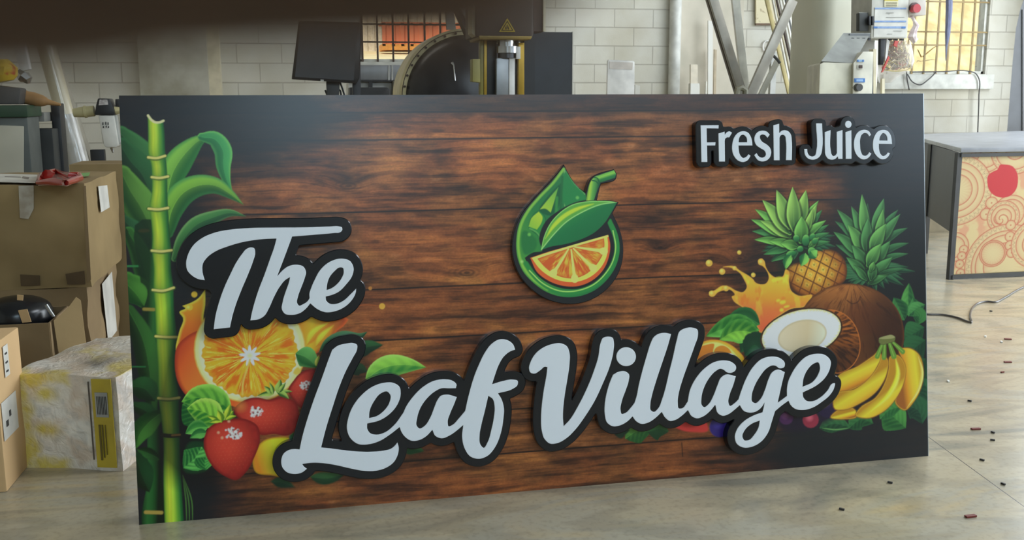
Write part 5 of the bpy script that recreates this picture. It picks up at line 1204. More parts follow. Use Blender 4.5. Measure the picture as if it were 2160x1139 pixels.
# --- the large carton and the one it stands on
Yb = 4.15
L0, R0 = at(-110, 600, Yb), at(192, 600, Yb); zm = at(190, 606, Yb).z; zT = at(192, 388, Yb).z
L0.z = R0.z = 0
r = thing('lower_carton', 'plain brown carton underneath the large carton, with a label on its side', 'box', R0)
dented_box('carton_body', L0, R0+Vector((-.02, 0, 0)), .66, 0, zm, card2, r, .008, 5)
sx = R0.x-.02+.012
MB().prism([Vector((sx, Yb+y, z)) for y, z in ((.30, zm*.30), (.52, zm*.30), (.50, zm*.95), (.26, zm*.92))], (.001, 0, 0)).build('side_label', paper, r)
settle(r)
r = thing('large_carton', 'large brown carton stacked on another, red plastic packet on top', 'box', (R0.x, Yb, zm))
L1, R1 = Vector((L0.x, Yb, 0)), Vector((R0.x, Yb, 0))
dented_box('carton_body', L1, R1, .74, zm+.002, zT, card, r, .007, 8, 9)
zz = lambda y: at(190, y, Yb).z
patch('clear_tape', [(39, 392), (71, 391), (71, 440), (60, 462), (42, 460)], Yb, ctape, r)
patch('brown_tape', [(42, 579), (84, 581), (85, 602), (44, 603)], Yb, btape, r); patch('brown_tape', [(138, 578), (178, 571), (180, 600), (142, 600)], Yb, btape, r)
patch('corner_crease', [(176, 392), (181, 392), (192, 590), (184, 596)], Yb, card2, r)
sx = R1.x+.009
MB().prism([Vector((sx, Yb+y, z)) for y, z in ((.26, zm+(zT-zm)*.66), (.46, zm+(zT-zm)*.66), (.44, zm+(zT-zm)*.90), (.24, zm+(zT-zm)*.93))], (.0012, 0, 0)).build('side_label', paper, r)
tz = zT+.010
def flat(px, z, th, m, name, par): return MB().prism([gp(x, y, z) for x, y in px], (0, 0, th)).build(name, m, par)
flat([(-20, 366), (80, 369), (74, 386), (-20, 384)], tz, .001, paper, 'top_label', r)
flat([(168, 366), (190, 364), (187, 371), (170, 373)], tz, .001, mat('green_sticker', (120, 176, 96), .6), 'green_sticker', r)
for q in ([(10, 372), (44, 373), (44, 374), (10, 373)], [(48, 372), (62, 374), (60, 378), (46, 376)]): flat(q, tz+.0015, .0006, mat('faint_ink', (150, 140, 130), .8), 'label_print', r)
settle(r)
# red packet: a crumpled sheet with a rolled rim
r = thing('red_packet', 'crumpled clear plastic packet with red edges lying on the large carton', 'packet', gp(120, 380, tz))
red = mat('red_film', (178, 48, 40), .25, coat=.5)
rim = [(80, 385), (86, 372), (98, 364), (116, 362), (132, 367), (150, 370), (166, 369), (170, 376), (156, 380), (140, 386), (110, 383)]
RP = [gp(x, y, tz+.006+.012*abs(math.sin(i*2.3))) for i, (x, y) in enumerate(rim)]
MB().tube(RP+[RP[0]], [.008+.006*abs(math.sin(i*1.7)) for i in range(len(RP)+1)], 8).build('red_edge', red, r, smooth=True)
MB().prism([p-Vector((0, 0, .012)) for p in RP], (0, 0, .004)).build('clear_film', mat('clear_film', (214, 190, 178), .15, coat=.6), r)
MB().tube([gp(88, 378, tz+.01), gp(100, 368, tz+.03), gp(112, 366, tz+.015)], [.012, .02, .008], 8).build('red_fold', red, r, smooth=True)
settle(r)
# carton behind, showing past the right of the stack
Yc = 5.0
r = thing('tall_carton', 'tall brown carton behind the stack, half hidden by the left edge of the sign', 'box', at(240, 600, Yc)*1.0)
r.location.z = 0
a_, b_ = at(150, 400, Yc), at(330, 400, Yc); a_.z = b_.z = 0
dented_box('carton_body', a_, b_, .3, 0, at(240, 346, Yc).z, card, r, .006, 11)
MB().prism([at(x, y, Yc-.012) for x, y in ((248, 505), (256, 510), (254, 528), (246, 520))], (0, .001, 0)).build('torn_label', paper, r)
settle(r)

# --- workbench cabinet with green top at the far left, and what lies on it
Yk = 5.6
r = thing('bench_cabinet', 'grey workshop cabinet with a dark green top at the far left', 'cabinet', (at(30, 300, Yk).x, Yk, 0))
green = mat('dark_green_paint', (44, 74, 48), .5, col2=(36, 62, 42), scale=6)
cb = MB(); x0_, x1_ = at(-120, 300, Yk).x, at(62, 300, Yk).x; zg0, zg1 = at(30, 247, Yk).z, at(30, 222, Yk).z
cb.box(((x0_+x1_)/2, Yk+.12, zg0/2), (x1_-x0_, .24, zg0)).build('cabinet_body', mat('cabinet_frame_grey', (92, 96, 92), .5), r, bevel=.006)
cut([(-60, 700), (50, 700), (50, 266), (-60, 262)], Yk-.004, .02).build('door_panel', mat('cabinet_panel', (188, 182, 164), .5, col2=(176, 170, 152), scale=3), r, bevel=.004)
MB().box(((x0_+x1_)/2, Yk+.12, (zg0+zg1)/2), (x1_-x0_+.02, .30, zg1-zg0)).build('green_top', green, r, bevel=.006)
settle(r)
r = thing('black_cabinet', 'matt black cabinet between the green-topped bench and the leaning roll', 'cabinet', (at(100, 300, 5.9).x, 5.9, 0))
m_ = MB(); xa, xb, xc = at(66, 300, 5.9).x, at(112, 300, 5.9).x, at(140, 300, 6.0).x
m_.box(((xa+xb)/2, 6.0, at(80, 272, 5.9).z/2), (xb-xa, .2, at(80, 272, 5.9).z)).build('cabinet_body', mat('charcoal_panel', (52, 54, 52), .6), r, bevel=.005)
MB().box(((xb+xc)/2-.03, 6.1, at(110, 218, 6.0).z/2), (xc-xb, .12, at(110, 218, 6.0).z)).build('side_column', black, r, bevel=.005)
MB().box(((xa+xb)/2-.02, 6.0, at(80, 247, 5.9).z), (xb-xa-.03, .2, .05)).build('grey_lid', mat('grey_lid', (128, 128, 122), .5), r, bevel=.004)
settle(r)
zt2 = zg1
def lathe(prof, a, b, n=20):
    """radii prof [(t, r)] along the line a-b"""
    a, b = Vector(a), Vector(b); P = [a+(b-a)*t for t, _ in prof]
    return MB().tube(P, [r for _, r in prof], n)
o = lathe([(0, .030), (.08, .036), (.2, .034), (.24, .037), (.28, .034), (.42, .036), (.6, .030), (.68, .022), (.72, .016), (.9, .010), (1, .006)], at(30, 200, Yk+.15), at(128, 221, Yk+.12)).build('nozzle_tube', None, None, smooth=True)
o.data.materials.append(mat('tan_rubber', (176, 132, 82), .6)); tag(o, 'tan ribbed tapering nozzle lying across the green-topped bench', 'nozzle')
r = thing('pile_board', 'dark brown board propped diagonally on the green bench', 'board', at(30, 215, Yk+.25))
board_ = r; m_ = MB(); m_.bar(at(2, 110, Yk+.22), at(58, 212, Yk+.18), .018, .13); m_.build('board_face', mat('dark_board', (84, 66, 52), .6), r); MB().bar(at(-4, 125, Yk+.20), at(44, 214, Yk+.16), .02, .02).build('steel_edge', lgrey, r); settle(r)
o = cut([(28, 92), (50, 86), (63, 146), (42, 150)], Yk+.25, .05).build('white_bracket', white, None, bevel=.005); tag(o, 'small white bracket standing on the green bench by the dark board', 'bracket')
o = MB().tube([at(40, 152, Yk+.22), at(50, 162, Yk+.20), at(58, 168, Yk+.20), at(60, 176, Yk+.20)], [.02, .035, .028, .01], 7).build('foil_scrap', steel, board_); o['label'] = 'crumpled silver foil'; settle(board_)
bm_ = MB().tube([at(4, 125, Yk+.1), at(6, 140, Yk+.1), at(4, 158, Yk+.1), at(8, 172, Yk+.1)], [.03, .07, .075, .05], 9)
o = bm_.build('yellow_bag', mat('yellow_bag', (214, 178, 40), .4, col2=(190, 70, 40), scale=9, lo=.38, hi=.44), None, smooth=True); tag(o, 'yellow and red plastic bag at the left edge above the bench', 'bag')
r = thing('grey_bin', 'dark grey tray under the diagonal board on the green bench', 'tray', at(20, 222, Yk+.1)); cut([(-40, 220), (40, 220), (44, 186), (-40, 176)], Yk+.0, .12).build('tray_body', dgrey, r, bevel=.01); settle(r)

# --- leaning rolls
r = thing('plastic_wrapped_roll', 'long pale roll wrapped in clear plastic leaning against the wall on the left', 'roll', (at(170, 345, 6.7).x, 6.7, 0))
pb, pt = at(168, 352, 6.7), at(88, 62, 6.75); dv = (pt-pb); pb2 = pb-dv*((pb.z-.05)/dv.z); pt2 = pb+dv*1.5
rollm = mat('wrapped_paper_roll', (206, 196, 168), .28, col2=(190, 178, 150), scale=4, stretch=(1, 1, .2), coat=.5); mid = pb+dv*.38
MB().tube([mid, pt2], .054, 24).build('roll_body', rollm, r, smooth=True)
MB().tube([pb2, mid, mid+dv*.002], [.066, .064, .055], 24).build('loose_wrap', mat('loose_film', (196, 192, 184), .18, col2=(170, 166, 158), scale=8, bump=.006, coat=.6), r, smooth=True)
r.location = (pb2.x, pb2.y, 0); settle(r)
o = MB().bar(at(195, 350, 7.1)-(at(118, 120, 7.1)-at(195, 350, 7.1))*.95, at(118, 120, 7.1)+(at(118, 120, 7.1)-at(195, 350, 7.1))*.4, .02, .13).build('grey_strip_board', mat('grey_strip', (158, 152, 138), .6), None)
tag(o, 'flat grey strip board leaning just behind the wrapped roll', 'board')
xk = at(204, 330, 6.9).x; o = MB().box((xk, 6.95, at(204, 316, 6.9).z/2), (.085, .06, at(204, 316, 6.9).z), Matrix.Identity(3)).build('black_post', black, None, bevel=.004); tag(o, 'black post end at the foot of the grey strip board', 'post')

# --- air filter regulator on its pipe
Yf = 5.4
r = thing('air_filter_regulator', 'white and black air filter unit on beige pipe beside the sign corner', 'air filter', (at(262, 230, Yf).x, Yf, 0))
pipe = mat('beige_pvc', (196, 184, 138), .5)
lathe([(0, .021), (.3, .025), (.5, .027), (.52, .031), (.62, .031), (.64, .027), (.8, .027), (1, .027)], at(155, 238, Yf), at(199, 234, Yf)).build('pipe_fitting', pipe, r, smooth=True)
MB().tube([at(238, 234, Yf), at(285, 232, Yf+.02), Vector((at(285, 232, Yf).x, Yf+.02, 0.0))], .024, 14).build('supply_pipe', pipe, r, smooth=True)
cut([(199, 243), (242, 243), (240, 232), (231, 208), (206, 207), (202, 222)], Yf-.05, .1).build('regulator_head', black, r, bevel=.008)
cut([(208, 222), (228, 221), (226, 210), (210, 210)], Yf-.055, .006).build('gauge_window', mat('gauge_face', (206, 200, 196), .2, col2=(150, 140, 136), scale=60), r)
cut([(207, 243), (240, 243), (250, 306), (246, 311), (222, 311), (219, 306)], Yf-.045, .09).build('filter_bowl', mat('white_bowl', (216, 212, 202), .4), r, bevel=.008)
cut([(240, 243), (245, 243), (253, 300), (250, 306)], Yf-.03, .06).build('bowl_side', lgrey, r)
mk = MB()
for (x, y) in ((216, 258), (222, 257), (227, 258)): cut(rect(x, y, x+2, y+6), Yf-.048, .002, mk); cut(rect(x+1, y+8, x+3, y+12), Yf-.048, .002, mk)
mk.build('bowl_marking', inkm, r)
MB().tube([at(236, 311, Yf), at(238, 322, Yf)], [.01, .004], 10).build('drain_nipple', steel, r, smooth=True)
cut(rect(243, 209, 252, 226), Yf, .03).build('side_cap', black, r, bevel=.003)
settle(r)

# --- monitor on its arm
Ym = 6.2
r = thing('computer_monitor', 'black flat computer monitor on a post, tilted, left of the barred window', 'monitor', (at(745, 200, Ym).x, Ym+.1, 0))
cut([(615, 167), (752, 176), (758, 165), (764, 50), (760, 47), (630, 43)], Ym, .045).build('monitor_casing', mat('monitor_black', (38, 37, 38), .35), r, bevel=.006)
cut([(622, 162), (746, 170), (755, 51), (634, 48)], Ym-.004, .004).build('screen', mat('screen_glass', (60, 60, 62), .3, spec=.4), r)
cut([(676, 171), (683, 171.5), (683, 168), (676, 167.5)], Ym-.006, .003).build('maker_badge', lgrey, r)
MB().bar(at(751, 120, Ym+.09), Vector((at(747, 200, Ym+.09).x, Ym+.09, 0)), .05, .05).build('stand_post', black, r, bevel=.004)
cut([(690, 205), (715, 205), (717, 172), (688, 172)], Ym+.07, .03).build('mount_plate', dgrey, r, bevel=.004)
for pts in ([(700, 172), (694, 190), (702, 215)], [(704, 172), (708, 182), (718, 192), (722, 215)], [(716, 170), (722, 186), (731, 215)], [(686, 190), (690, 200), (692, 215)]):
    MB().tube([at(x, y, Ym+.12) for x, y in pts], .006, 7).build('monitor_cable', black, r, smooth=True)
settle(r)

# --- grey machine below the left window
Yg = 9.6
r = thing('grey_hood_machine', 'grey machine with a light strip and black top unit under the barred window', 'machine', (at(800, 190, Yg).x, Yg, 0))
cut([(735, 169), (862, 169), (862, 137), (735, 137)], Yg, .5).build('grey_hood', mat('hood_grey', (134, 136, 138), .35, .3, stretch=(1, 1, .1)), r, bevel=.01)
for x in (819, 826): cut(rect(x, 137, x+3, 169), Yg-.006, .006).build('light_strip', lgrey, r)
cut(rect(735, 169, 862, 172), Yg-.02, .3).build('dark_ledge', black, r)
cut(rect(735, 172, 862, 250), Yg+.05, .4).build('white_body', mat('machine_white', (212, 210, 204), .5), r, bevel=.01)
cut(rect(778, 170, 786, 184), Yg-.01, .05).build('dark_clip', black, r)
cut([(738, 250), (823, 250), (823, 188), (816, 184), (738, 184)], Yg-.35, .3).build('black_unit', black, r, bevel=.01)
cut(rect(829, 170, 842, 250), Yg-.1, .2).build('olive_post', mat('olive_grey', (96, 92, 78), .5), r, bevel=.005)
MB().box((at(790, 200, Yg).x, Yg+.1, .5), (.55, .45, 1.0)).build('machine_stand', dgrey, r)
settle(r)

# --- black drum with a pale bolted rim
Yd = 7.4; cc_ = at(985, 206, Yd); Rd = (at(985+139, 206, Yd)-at(985, 206, Yd)).x
r = thing('black_drum', 'big round black drum end with a pale bolted rim beside the barred window', 'drum', (cc_.x, Yd, 0))
def ring(prof, n=72, m=None, name='', sm=True):
    v, f = [], []
    for (rr, y) in prof:
        for k in range(n): a = 2*math.pi*k/n; v.append((cc_.x+rr*math.cos(a), Yd+y, cc_.z+rr*math.sin(a)))
    for i in range(len(prof)-1):
        for k in range(n): f.append((i*n+k, i*n+(k+1) % n, (i+1)*n+(k+1) % n, (i+1)*n+k))
    return obj_from(name, v, f, m, r, smooth=sm, sharp=50)
ring([(.001, -.20), (Rd*.3, -.19), (Rd*.6, -.15), (Rd*.8, -.09), (Rd*.90, -.03), (Rd*.90, .01)], m=mat('drum_black', (42, 40, 42), .32), name='domed_end')
ring([(Rd*.90, .02), (Rd*.905, -.02), (Rd*.965, -.012), (Rd*.97, .0), (Rd, .01), (Rd, .5), (Rd*.5, .52), (.001, .52)], m=mat('cream_rim', (214, 202, 160), .4), name='drum_rim')
ring([(Rd*.955, -.0165), (Rd*.965, -.0165), (Rd*.966, -.01)], m=dark_iron, name='rim_seal')
for k in range(36):
    a = 2*math.pi*k/36
    if math.sin(a) < -.15: continue
    MB().tube([(cc_.x+Rd*.935*math.cos(a), Yd-.032, cc_.z+Rd*.935*math.sin(a)), (cc_.x+Rd*.935*math.cos(a), Yd-.008, cc_.z+Rd*.935*math.sin(a))], .009, 6).build('rim_bolt', dark_iron, r)
MB().tube([at(954, 133, Yd-.16), at(957, 138, Yd-.18), at(960, 170, Yd-.2)], [.012, .005, .004], 8).build('drum_latch', steel, r, smooth=True)
for sx_ in (-.3, .3): MB().box((cc_.x+sx_, Yd+.3, (cc_.z-Rd*.8)/2), (.08, .4, cc_.z-Rd*.8)).build('drum_cradle_leg', dgrey, r)
settle(r)
r = thing('diagonal_brace', 'grey slanting brace above the black drum', 'brace', at(960, 30, Yd+.4))
MB().bar(at(1004, 66, Yd-.3), at(948, -20, Yd-.3), .04, .12).build('brace_bar', lgrey, r, bevel=.004); MB().bar(at(992, 78, Yd-.26), at(958, 0, Yd-.26), .05, .14).build('dark_inner', dgrey, r)
cut([(943, 62), (962, 62), (955, 10), (940, 8)], Yd+.5, .05).build('end_plate', lgrey, r); settle(r)

# --- routing machine head
Yr = 5.2
r = thing('router_machine', 'tall machine head with dark cover, yellow warning triangle, gold posts and steel spindle', 'machine', (at(1060, 190, Yr).x, Yr+.2, 0))
cover = mat('head_cover', (76, 66, 60), .45); gold = mat('gold_post', (176, 142, 52), .35, .5); olive = mat('olive_box', (150, 142, 84), .5)
cut([(1004, 76), (1018, 80), (1120, 80), (1126, 72), (1126, -60), (1004, -60)], Yr, .34).build('head_cover', cover, r, bevel=.01)
cut([(1012, 83), (1120, 83), (1123, 76), (1010, 75)], Yr-.01, .3).build('gold_edge', mat('dull_gold', (150, 126, 66), .4, .4), r, bevel=.002)
cut([(995, 70), (1002, 76), (1013, 80), (1013, -40), (995, -40)], Yr+.03, .12).build('cream_column', cream, r, bevel=.003)
cut(rect(1126, -60, 1150, 66), Yr+.12, .2).build('rear_cover', mat('rear_brown', (92, 72, 62), .5), r)
cut(rect(1146, -60, 1151, 66), Yr+.10, .02).build('cream_edge', cream, r)
def post(x0, x1, y0, m, name, dy=.08, th=.05): cut(rect(x0, y0, x1, 235), Yr+dy, th).build(name, m, r, bevel=.002)
post(1013, 1020, 86, mat('olive_gold', (132, 122, 52), .4), 'guide_post'); post(1021, 1027, 84, gold, 'guide_post'); post(1094, 1106, 90, gold, 'guide_post', .07)
post(1027, 1048, 84, dgrey, 'slide_rail', .12); post(1087, 1094, 86, mat('brown_rail', (92, 82, 74), .4), 'slide_rail', .12)
cut(rect(1106, 84, 1128, 235), Yr+.14, .1).build('back_plate', black, r)
def vcyl(x0, x1, y0, y1, m, name, dy=0):
    a, b = at((x0+x1)/2, y0, Yr+dy), at((x0+x1)/2, y1, Yr+dy); rad = (at(x1, y0, Yr).x-at(x0, y0, Yr).x)/2; b.x = a.x
    MB().tube([a, b], rad, 28).build(name, m, r, smooth=True)
vcyl(1049, 1084, 80, 99, steel, 'spindle_neck', .09); vcyl(1046, 1092, 98, 112, steel, 'spindle_collar', .07); vcyl(1050, 1090, 111, 123, mat('collar_dark', (96, 96, 98), .3, .7), 'spindle_ring', .08)
cut(rect(1047, 122, 1074, 235), Yr+.05, .05).build('spindle_body', mat('spindle_grey', (150, 152, 154), .35, .6), r, bevel=.006)
cut(rect(1074, 122, 1086, 235), Yr+.045, .05).build('spindle_strip', white, r, bevel=.002)
cut(rect(1089, 98, 1098, 124), Yr+.03, .03).build('clamp_block', white, r, bevel=.002)
cut([(997, 172), (1013, 174), (1013, 124), (997, 124)], Yr+.04, .08).build('olive_box', olive, r, bevel=.003)
MB().box((at(1060, 200, Yr).x, Yr+.3, .52), (.5, .5, 1.04)).build('machine_base', dgrey, r, bevel=.01)
tri = [(1053, 67), (1087, 67), (1070, 38)]
cut(tri, Yr-.006, .004).build('warning_triangle', mat('warning_yellow', (206, 176, 40), .5), r, bevel=.0)
cut([(1057, 64.5), (1083, 64.5), (1070, 43)], Yr-.0075, .002).build('triangle_border', mat('warning_black', (40, 32, 20), .6), r)
cut([(1060, 63), (1080, 63), (1070, 46.5)], Yr-.009, .002).build('triangle_field', mat('warning_yellow', (206, 176, 40), .5), r)
wm = MB()
for q in ([(1066, 62), (1068.5, 62), (1067.5, 55), (1066, 57)], [(1069, 60), (1071, 60), (1070.5, 51), (1068.8, 53)], [(1071.5, 62), (1074, 62), (1073.5, 55), (1072, 56.5)]): cut(q, Yr-.0105, .002, wm)
wm.build('warning_symbol', mat('warning_black', (40, 32, 20), .6), r)
settle(r)
r = thing('black_board', 'flat matt black panel standing right of the gold-posted machine', 'panel', (at(1165, 190, 5.8).x, 5.8, 0))
a_, b_ = at(1108, 200, 5.8), at(1207, 200, 5.8); zt_ = at(1180, 67.5, 5.8).z
MB().box(((a_.x+b_.x)/2, 5.82, zt_/2), (b_.x-a_.x, .03, zt_)).build('panel_face', mat('matt_black', (42, 44, 48), .5), r)
MB().box((b_.x+.003, 5.82, zt_/2), (.006, .034, zt_+.006)).build('pale_edge', mat('pale_edge', (196, 192, 180), .5), r)
settle(r)

# --- white chair
Yw = 8.4; ax, bx = at(1281, 190, Yw).x, at(1339, 190, Yw).x; zt_ = at(1310, 127, Yw).z; cx_ = (ax+bx)/2
r = thing('white_chair', 'white plastic chair with a high rounded back in front of the block wall', 'chair', (cx_, Yw+.2, 0))
cut([(1279, 260), (1338, 260), (1339, 131), (1336, 128), (1310, 127), (1284, 126), (1282, 129)], Yw, .03).build('backrest', white, r, bevel=.006)
cut([(1286, 145), (1334, 147), (1335, 132), (1286, 130)], Yw-.004, .004).build('top_band', mat('chair_cream', (220, 212, 204), .5), r)
zs_ = at(1310, 258, Yw).z
MB().box((cx_, Yw+.22, zs_), (bx-ax+.02, .42, .04)).build('seat', white, r, bevel=.01)
for sx_ in (-1, 1):
    for sy_ in (.04, .40): MB().bar((cx_+sx_*(bx-ax)*.45, Yw+sy_, 0), (cx_+sx_*(bx-ax)*.4, Yw+sy_, zs_), .03, .03).build('leg', white, r)
settle(r)
def lean(name, px0, px1, Y0, Y1_, w, th, m, label, cat='board', group=None, bev=.002):
    """a straight piece seen from px0 (low) to px1 (high); it is carried on down to the floor"""
    a, b = at(*px0, Y0), at(*px1, Y0); d = b-a
    base = a - d*((a.z-.01)/d.z)
    o = MB().bar(base, b, w, th).build(name, m, None, bevel=bev); return tag(o, label, cat, group)
pale = mat('pale_board', (214, 212, 204), .6, col2=(198, 196, 188), scale=3, stretch=(1, 1, .2)); alu = mat('aluminium_profile', (168, 164, 152), .38, .55); shw = mat('bright_white_board', (240, 238, 228), .5)
wd = lambda px, Y: px*Y/2099*1.04
Z = lambda: None
def sheet(px, Y, th, name, m, label, cat='board', group=None):
    """upright piece whose visible top is px; it reaches down to the floor"""
    P = [at(x, y, Y) for x, y in px]; lo = min(p.z for p in P); Q = []
    for p in P: Q.append(Vector((p.x, p.y, 0)) if p.z < lo+.02 else p)
    o = MB().prism(Q, (0, th, 0)).build(name, m, None); return tag(o, label, cat, group)
sheet([(1339, 200), (1351, 200), (1350, 181), (1340, 179)], 8.8, .05, 'white_block', pale, 'short pale block just right of the white chair', 'block')
sheet([(1458, 200), (1477, 200), (1476, 176), (1457, 176)], 10.2, .06, 'pale_box', pale, 'low pale grey box top at the foot of the plaster wall', 'box')
sheet([(1462, 200), (1476, 200), (1472, 136), (1457, 136)], 10.5, .03, 'framed_offcut', mat('cream_offcut', (214, 204, 184), .6), 'cream offcut with a brown top edge standing by the plaster wall')
sheet([(1499, 200), (1508, 200), (1504, 45), (1494, 43)], 10.6, .02, 'narrow_board', pale, 'tall narrow pale board leaning on the plaster wall')
sheet([(1508, 200), (1513, 200), (1512, 105), (1507, 104)], 10.62, .02, 'thin_lath', mat('tan_lath', (188, 172, 146), .7), 'thin tan lath right of the tall narrow board')
sheet([(1487, 200), (1493, 200), (1492, 172), (1489, 172)], 10.5, .02, 'grey_offcut', alu, 'short grey offcut left of the tall narrow board')
lean('metal_bar', (1566, 200), (1500, -15), 7.0, 7.6, wd(19, 7), .03, mat('dark_alu', (142, 136, 124), .4, .5), 'long grey metal bar slanting down to the right behind the sign', 'bar')
lean('metal_bar_edge', (1553, 200), (1487, -15), 7.05, 7.65, wd(4, 7), .035, mat('dark_alu_edge', (104, 96, 84), .4, .5), 'thin dark bar along the left of the long grey metal bar', 'bar')
lean('white_plank', (1573, 200), (1550, -10), 7.3, 7.7, wd(17, 7.3), .03, shw, 'bright white plank standing almost upright behind the grey metal bar', 'plank')
lean('crossing_plank', (1583, 200), (1672, 0), 6.6, 6.6, wd(21, 6.6), .03, mat('silver_plank', (176, 170, 158), .38, .4), 'silver plank rising to the right across the bundle of slats', 'plank')
lean('white_batten', (1605, 200), (1640, 128), 7.0, 7.0, wd(12, 7), .02, shw, 'white slat beneath the silver crossing plank', 'slat')
sheet([(1624, 200), (1636, 200), (1639, 110), (1628, 110)], 8.4, .04, 'grey_profile', lgrey, 'upright grey profile between the slats and the round grey column', 'profile')
lean('yellow_batten', (1664, 195), (1615, -10), 7.6, 8.4, wd(8, 7.8), .02, mat('yellow_slat', (214, 198, 140), .5), 'long yellowish slat at the left of the slanting bundle', 'slat')
rnd = random.Random(5)
for k, (xa_, ya_, xb_, yb_) in enumerate(((1664, 170, 1628, -10), (1666, 120, 1636, -10), (1666, 100, 1643, -10), (1668, 80, 1650, -10), (1668, 62, 1655, -10), (1668, 48, 1660, -10), (1666, 150, 1632, -10))):
    lean('slanting_slat', (xa_, ya_), (xb_, yb_), 7.7+.06*k, 8.5+.06*k, wd(3.6, 7.8), .02, (shw, dark_iron, pale, shw, dgrey, shw, cream)[k], ['white slat second from the left in the slanting bundle', 'thin dark rusty slat in the slanting bundle', 'pale grey slat in the middle of the slanting bundle', 'bright white slat just right of the pale grey slat', 'dark grey slat near the smooth column', 'white slat nearest the smooth column at the top', 'cream slat reaching lowest in the slanting bundle'][k], 'slat', 'thin slats in the leaning bundle')
r = thing('notice_board', 'small brown-framed cream board on the wall behind the slats', 'board', at(1618, 30, WY-.05))
cut(rect(1595, -30, 1640, 52), WY-.05, .03).build('board_face', mat('stained_cream', (206, 196, 164), .7, col2=(120, 92, 56), scale=14, lo=.3, hi=.42), r); cut(rect(1594, 49, 1640, 53), WY-.06, .02).build('brown_edge', mat('brown_edge', (96, 70, 44), .6), r); settle(r)
o = MB().tube([at(1618+9*math.cos(a), 98+12*math.sin(a), WY-.02) for a in [i*math.pi/8 for i in range(17)]], .009, 7).build('white_ring', white, None, smooth=True); tag(o, 'white cable ring hanging beside the silver crossing plank', 'ring')
o = MB().tube([at(1632, 118, 6.8), at(1640, 126, 6.8), at(1645, 133, 6.8)], .011, 8).build('dark_clamp', dgrey, bpy.data.objects['crossing_plank'], smooth=True); o['label'] = 'dark clamp'
o = MB().tube([at(1554, 200, 6.5), at(1556, 188, 6.5), at(1564, 185, 6.5), at(1572, 190, 6.5), at(1572, 210, 6.5)], .022, 8).build('bar_knob', mat('knob_olive', (140, 136, 116), .5), bpy.data.objects['metal_bar'], smooth=True); o['label'] = 'olive clamp knob'

# --- smooth column and the control machine
Ys = 6.6
def rbox(px0, px1, Y, dep, z0, z1, rad, n=8):
    xa_, xb_ = at(px0, 120, Y+dep-rad*.6).x, at(px1, 120, Y).x; P = []
    for (cx, cy, a0) in ((xb_-rad, Y+rad, -90), (xb_-rad, Y+dep-rad, 0), (xa_+rad, Y+dep-rad, 90), (xa_+rad, Y+rad, 180)):
        for k in range(n+1): a = math.radians(a0+90*k/n); P.append(Vector((cx+rad*math.cos(a), cy+rad*math.sin(a), z0)))
    return MB().prism(P, (0, 0, z1-z0))
o = rbox(1664, 1868, Ys, .5, 0, 2.6, .13).build('smooth_column', beige, None, smooth=True, sharp=60); tag(o, 'broad smooth beige machine column right of the leaning slats', 'column')
Yq = 5.6
r = thing('control_housing', 'beige machine housing with a sloping grey top and round black knob, above the sign', 'machine', (at(1790, 200, Yq).x, Yq+.2, 0))
T = lambda x, y: (1700+x/5.423, y/5.423)
A1, B1 = at(*T(145, 1300), Yq), at(*T(540, 1300), Yq)
z1_ = at(*T(300, 712), Yq).z
MB().prism([at(*T(140, 1400), Yq), at(*T(540, 1400), Yq), at(*T(545, 722), Yq), at(*T(200, 712), Yq), at(*T(160, 735), Yq)], (.16, .45, 0)).build('front_panel', mat('housing_beige', (214, 210, 190), .5), r, bevel=.004)
s0, s1, s2, s3 = at(*T(175, 700), Yq), at(*T(545, 722), Yq), at(*T(742, 378), Yq+.32), at(*T(430, 378), Yq+.32)
MB().prism([s0, s1, s2, s3], (.09, .25, -.08)).build('sloping_top', mat('housing_grey', (158, 160, 156), .5), r)
MB().prism([at(*T(x, y), Yq-.03) for x, y in ((530, 1400), (750, 1400), (772, 590), (655, 590), (545, 722))], (.11, .33, 0)).build('side_panel', mat('panel_cream', (226, 222, 206), .5), r, bevel=.003)
def onT(name, q, m, par=r, Y=Yq-.034, th=.003): return cut([T(x, y) for x, y in q], Y, th).build(name, m, par)
R4 = lambda x0, y0, x1, y1: [(x0, y1), (x1, y1), (x1, y0), (x0, y0)]
blue = mat('blue_label', (70, 122, 190), .5); lblue = mat('pale_blue_label', (150, 184, 220), .5)
onT('small_blue_label', R4(588, 683, 665, 708), lblue); onT('label_end', R4(588, 683, 604, 708), blue, Y=Yq-.036); onT('label_end', R4(648, 683, 665, 708), blue, Y=Yq-.036)
onT('rocker_switch', R4(588, 738, 650, 790), paper); onT('switch_key', R4(612, 745, 648, 780), mat('switch_brown', (80, 60, 50), .4), Y=Yq-.04, th=.006)
onT('blue_label', R4(555, 896, 676, 942), blue); onT('label_centre', R4(578, 906, 655, 932), lblue, Y=Yq-.036)
kc = at(*T(615, 1000), Yq-.06); MB().tube([kc, kc+Vector((0, .04, 0))], [.022, .025], 20).build('round_knob', dgrey, r, smooth=True)
onT('vent_strip', R4(500, 385, 735, 428), mat('vent_grey', (112, 116, 118), .5), Y=Yq+.29, th=.01)
for x in (538, 600, 665, 728): onT('vent_slot', R4(x-14, 432, x+14, 462), black, Y=Yq+.26, th=.01)
onT('dark_gap', R4(740, 590, 768, 1400), dgrey, Y=Yq+.0, th=.2)
cut([T(x, y) for x, y in R4(772, 560, 806, 1400)], Yq+.0, .05).build('cream_rail', cream, r)
MB().box(((A1.x+B1.x)/2+.1, Yq+.25, .5), (.5, .4, 1.0)).build('machine_base', lgrey, r)
settle(r)
Yx = 6.0
r = thing('electrical_box', 'pale grey electrical box covered in blue-striped instruction stickers, above the machine housing', 'electrical box', at(*T(940, 440), Yx))
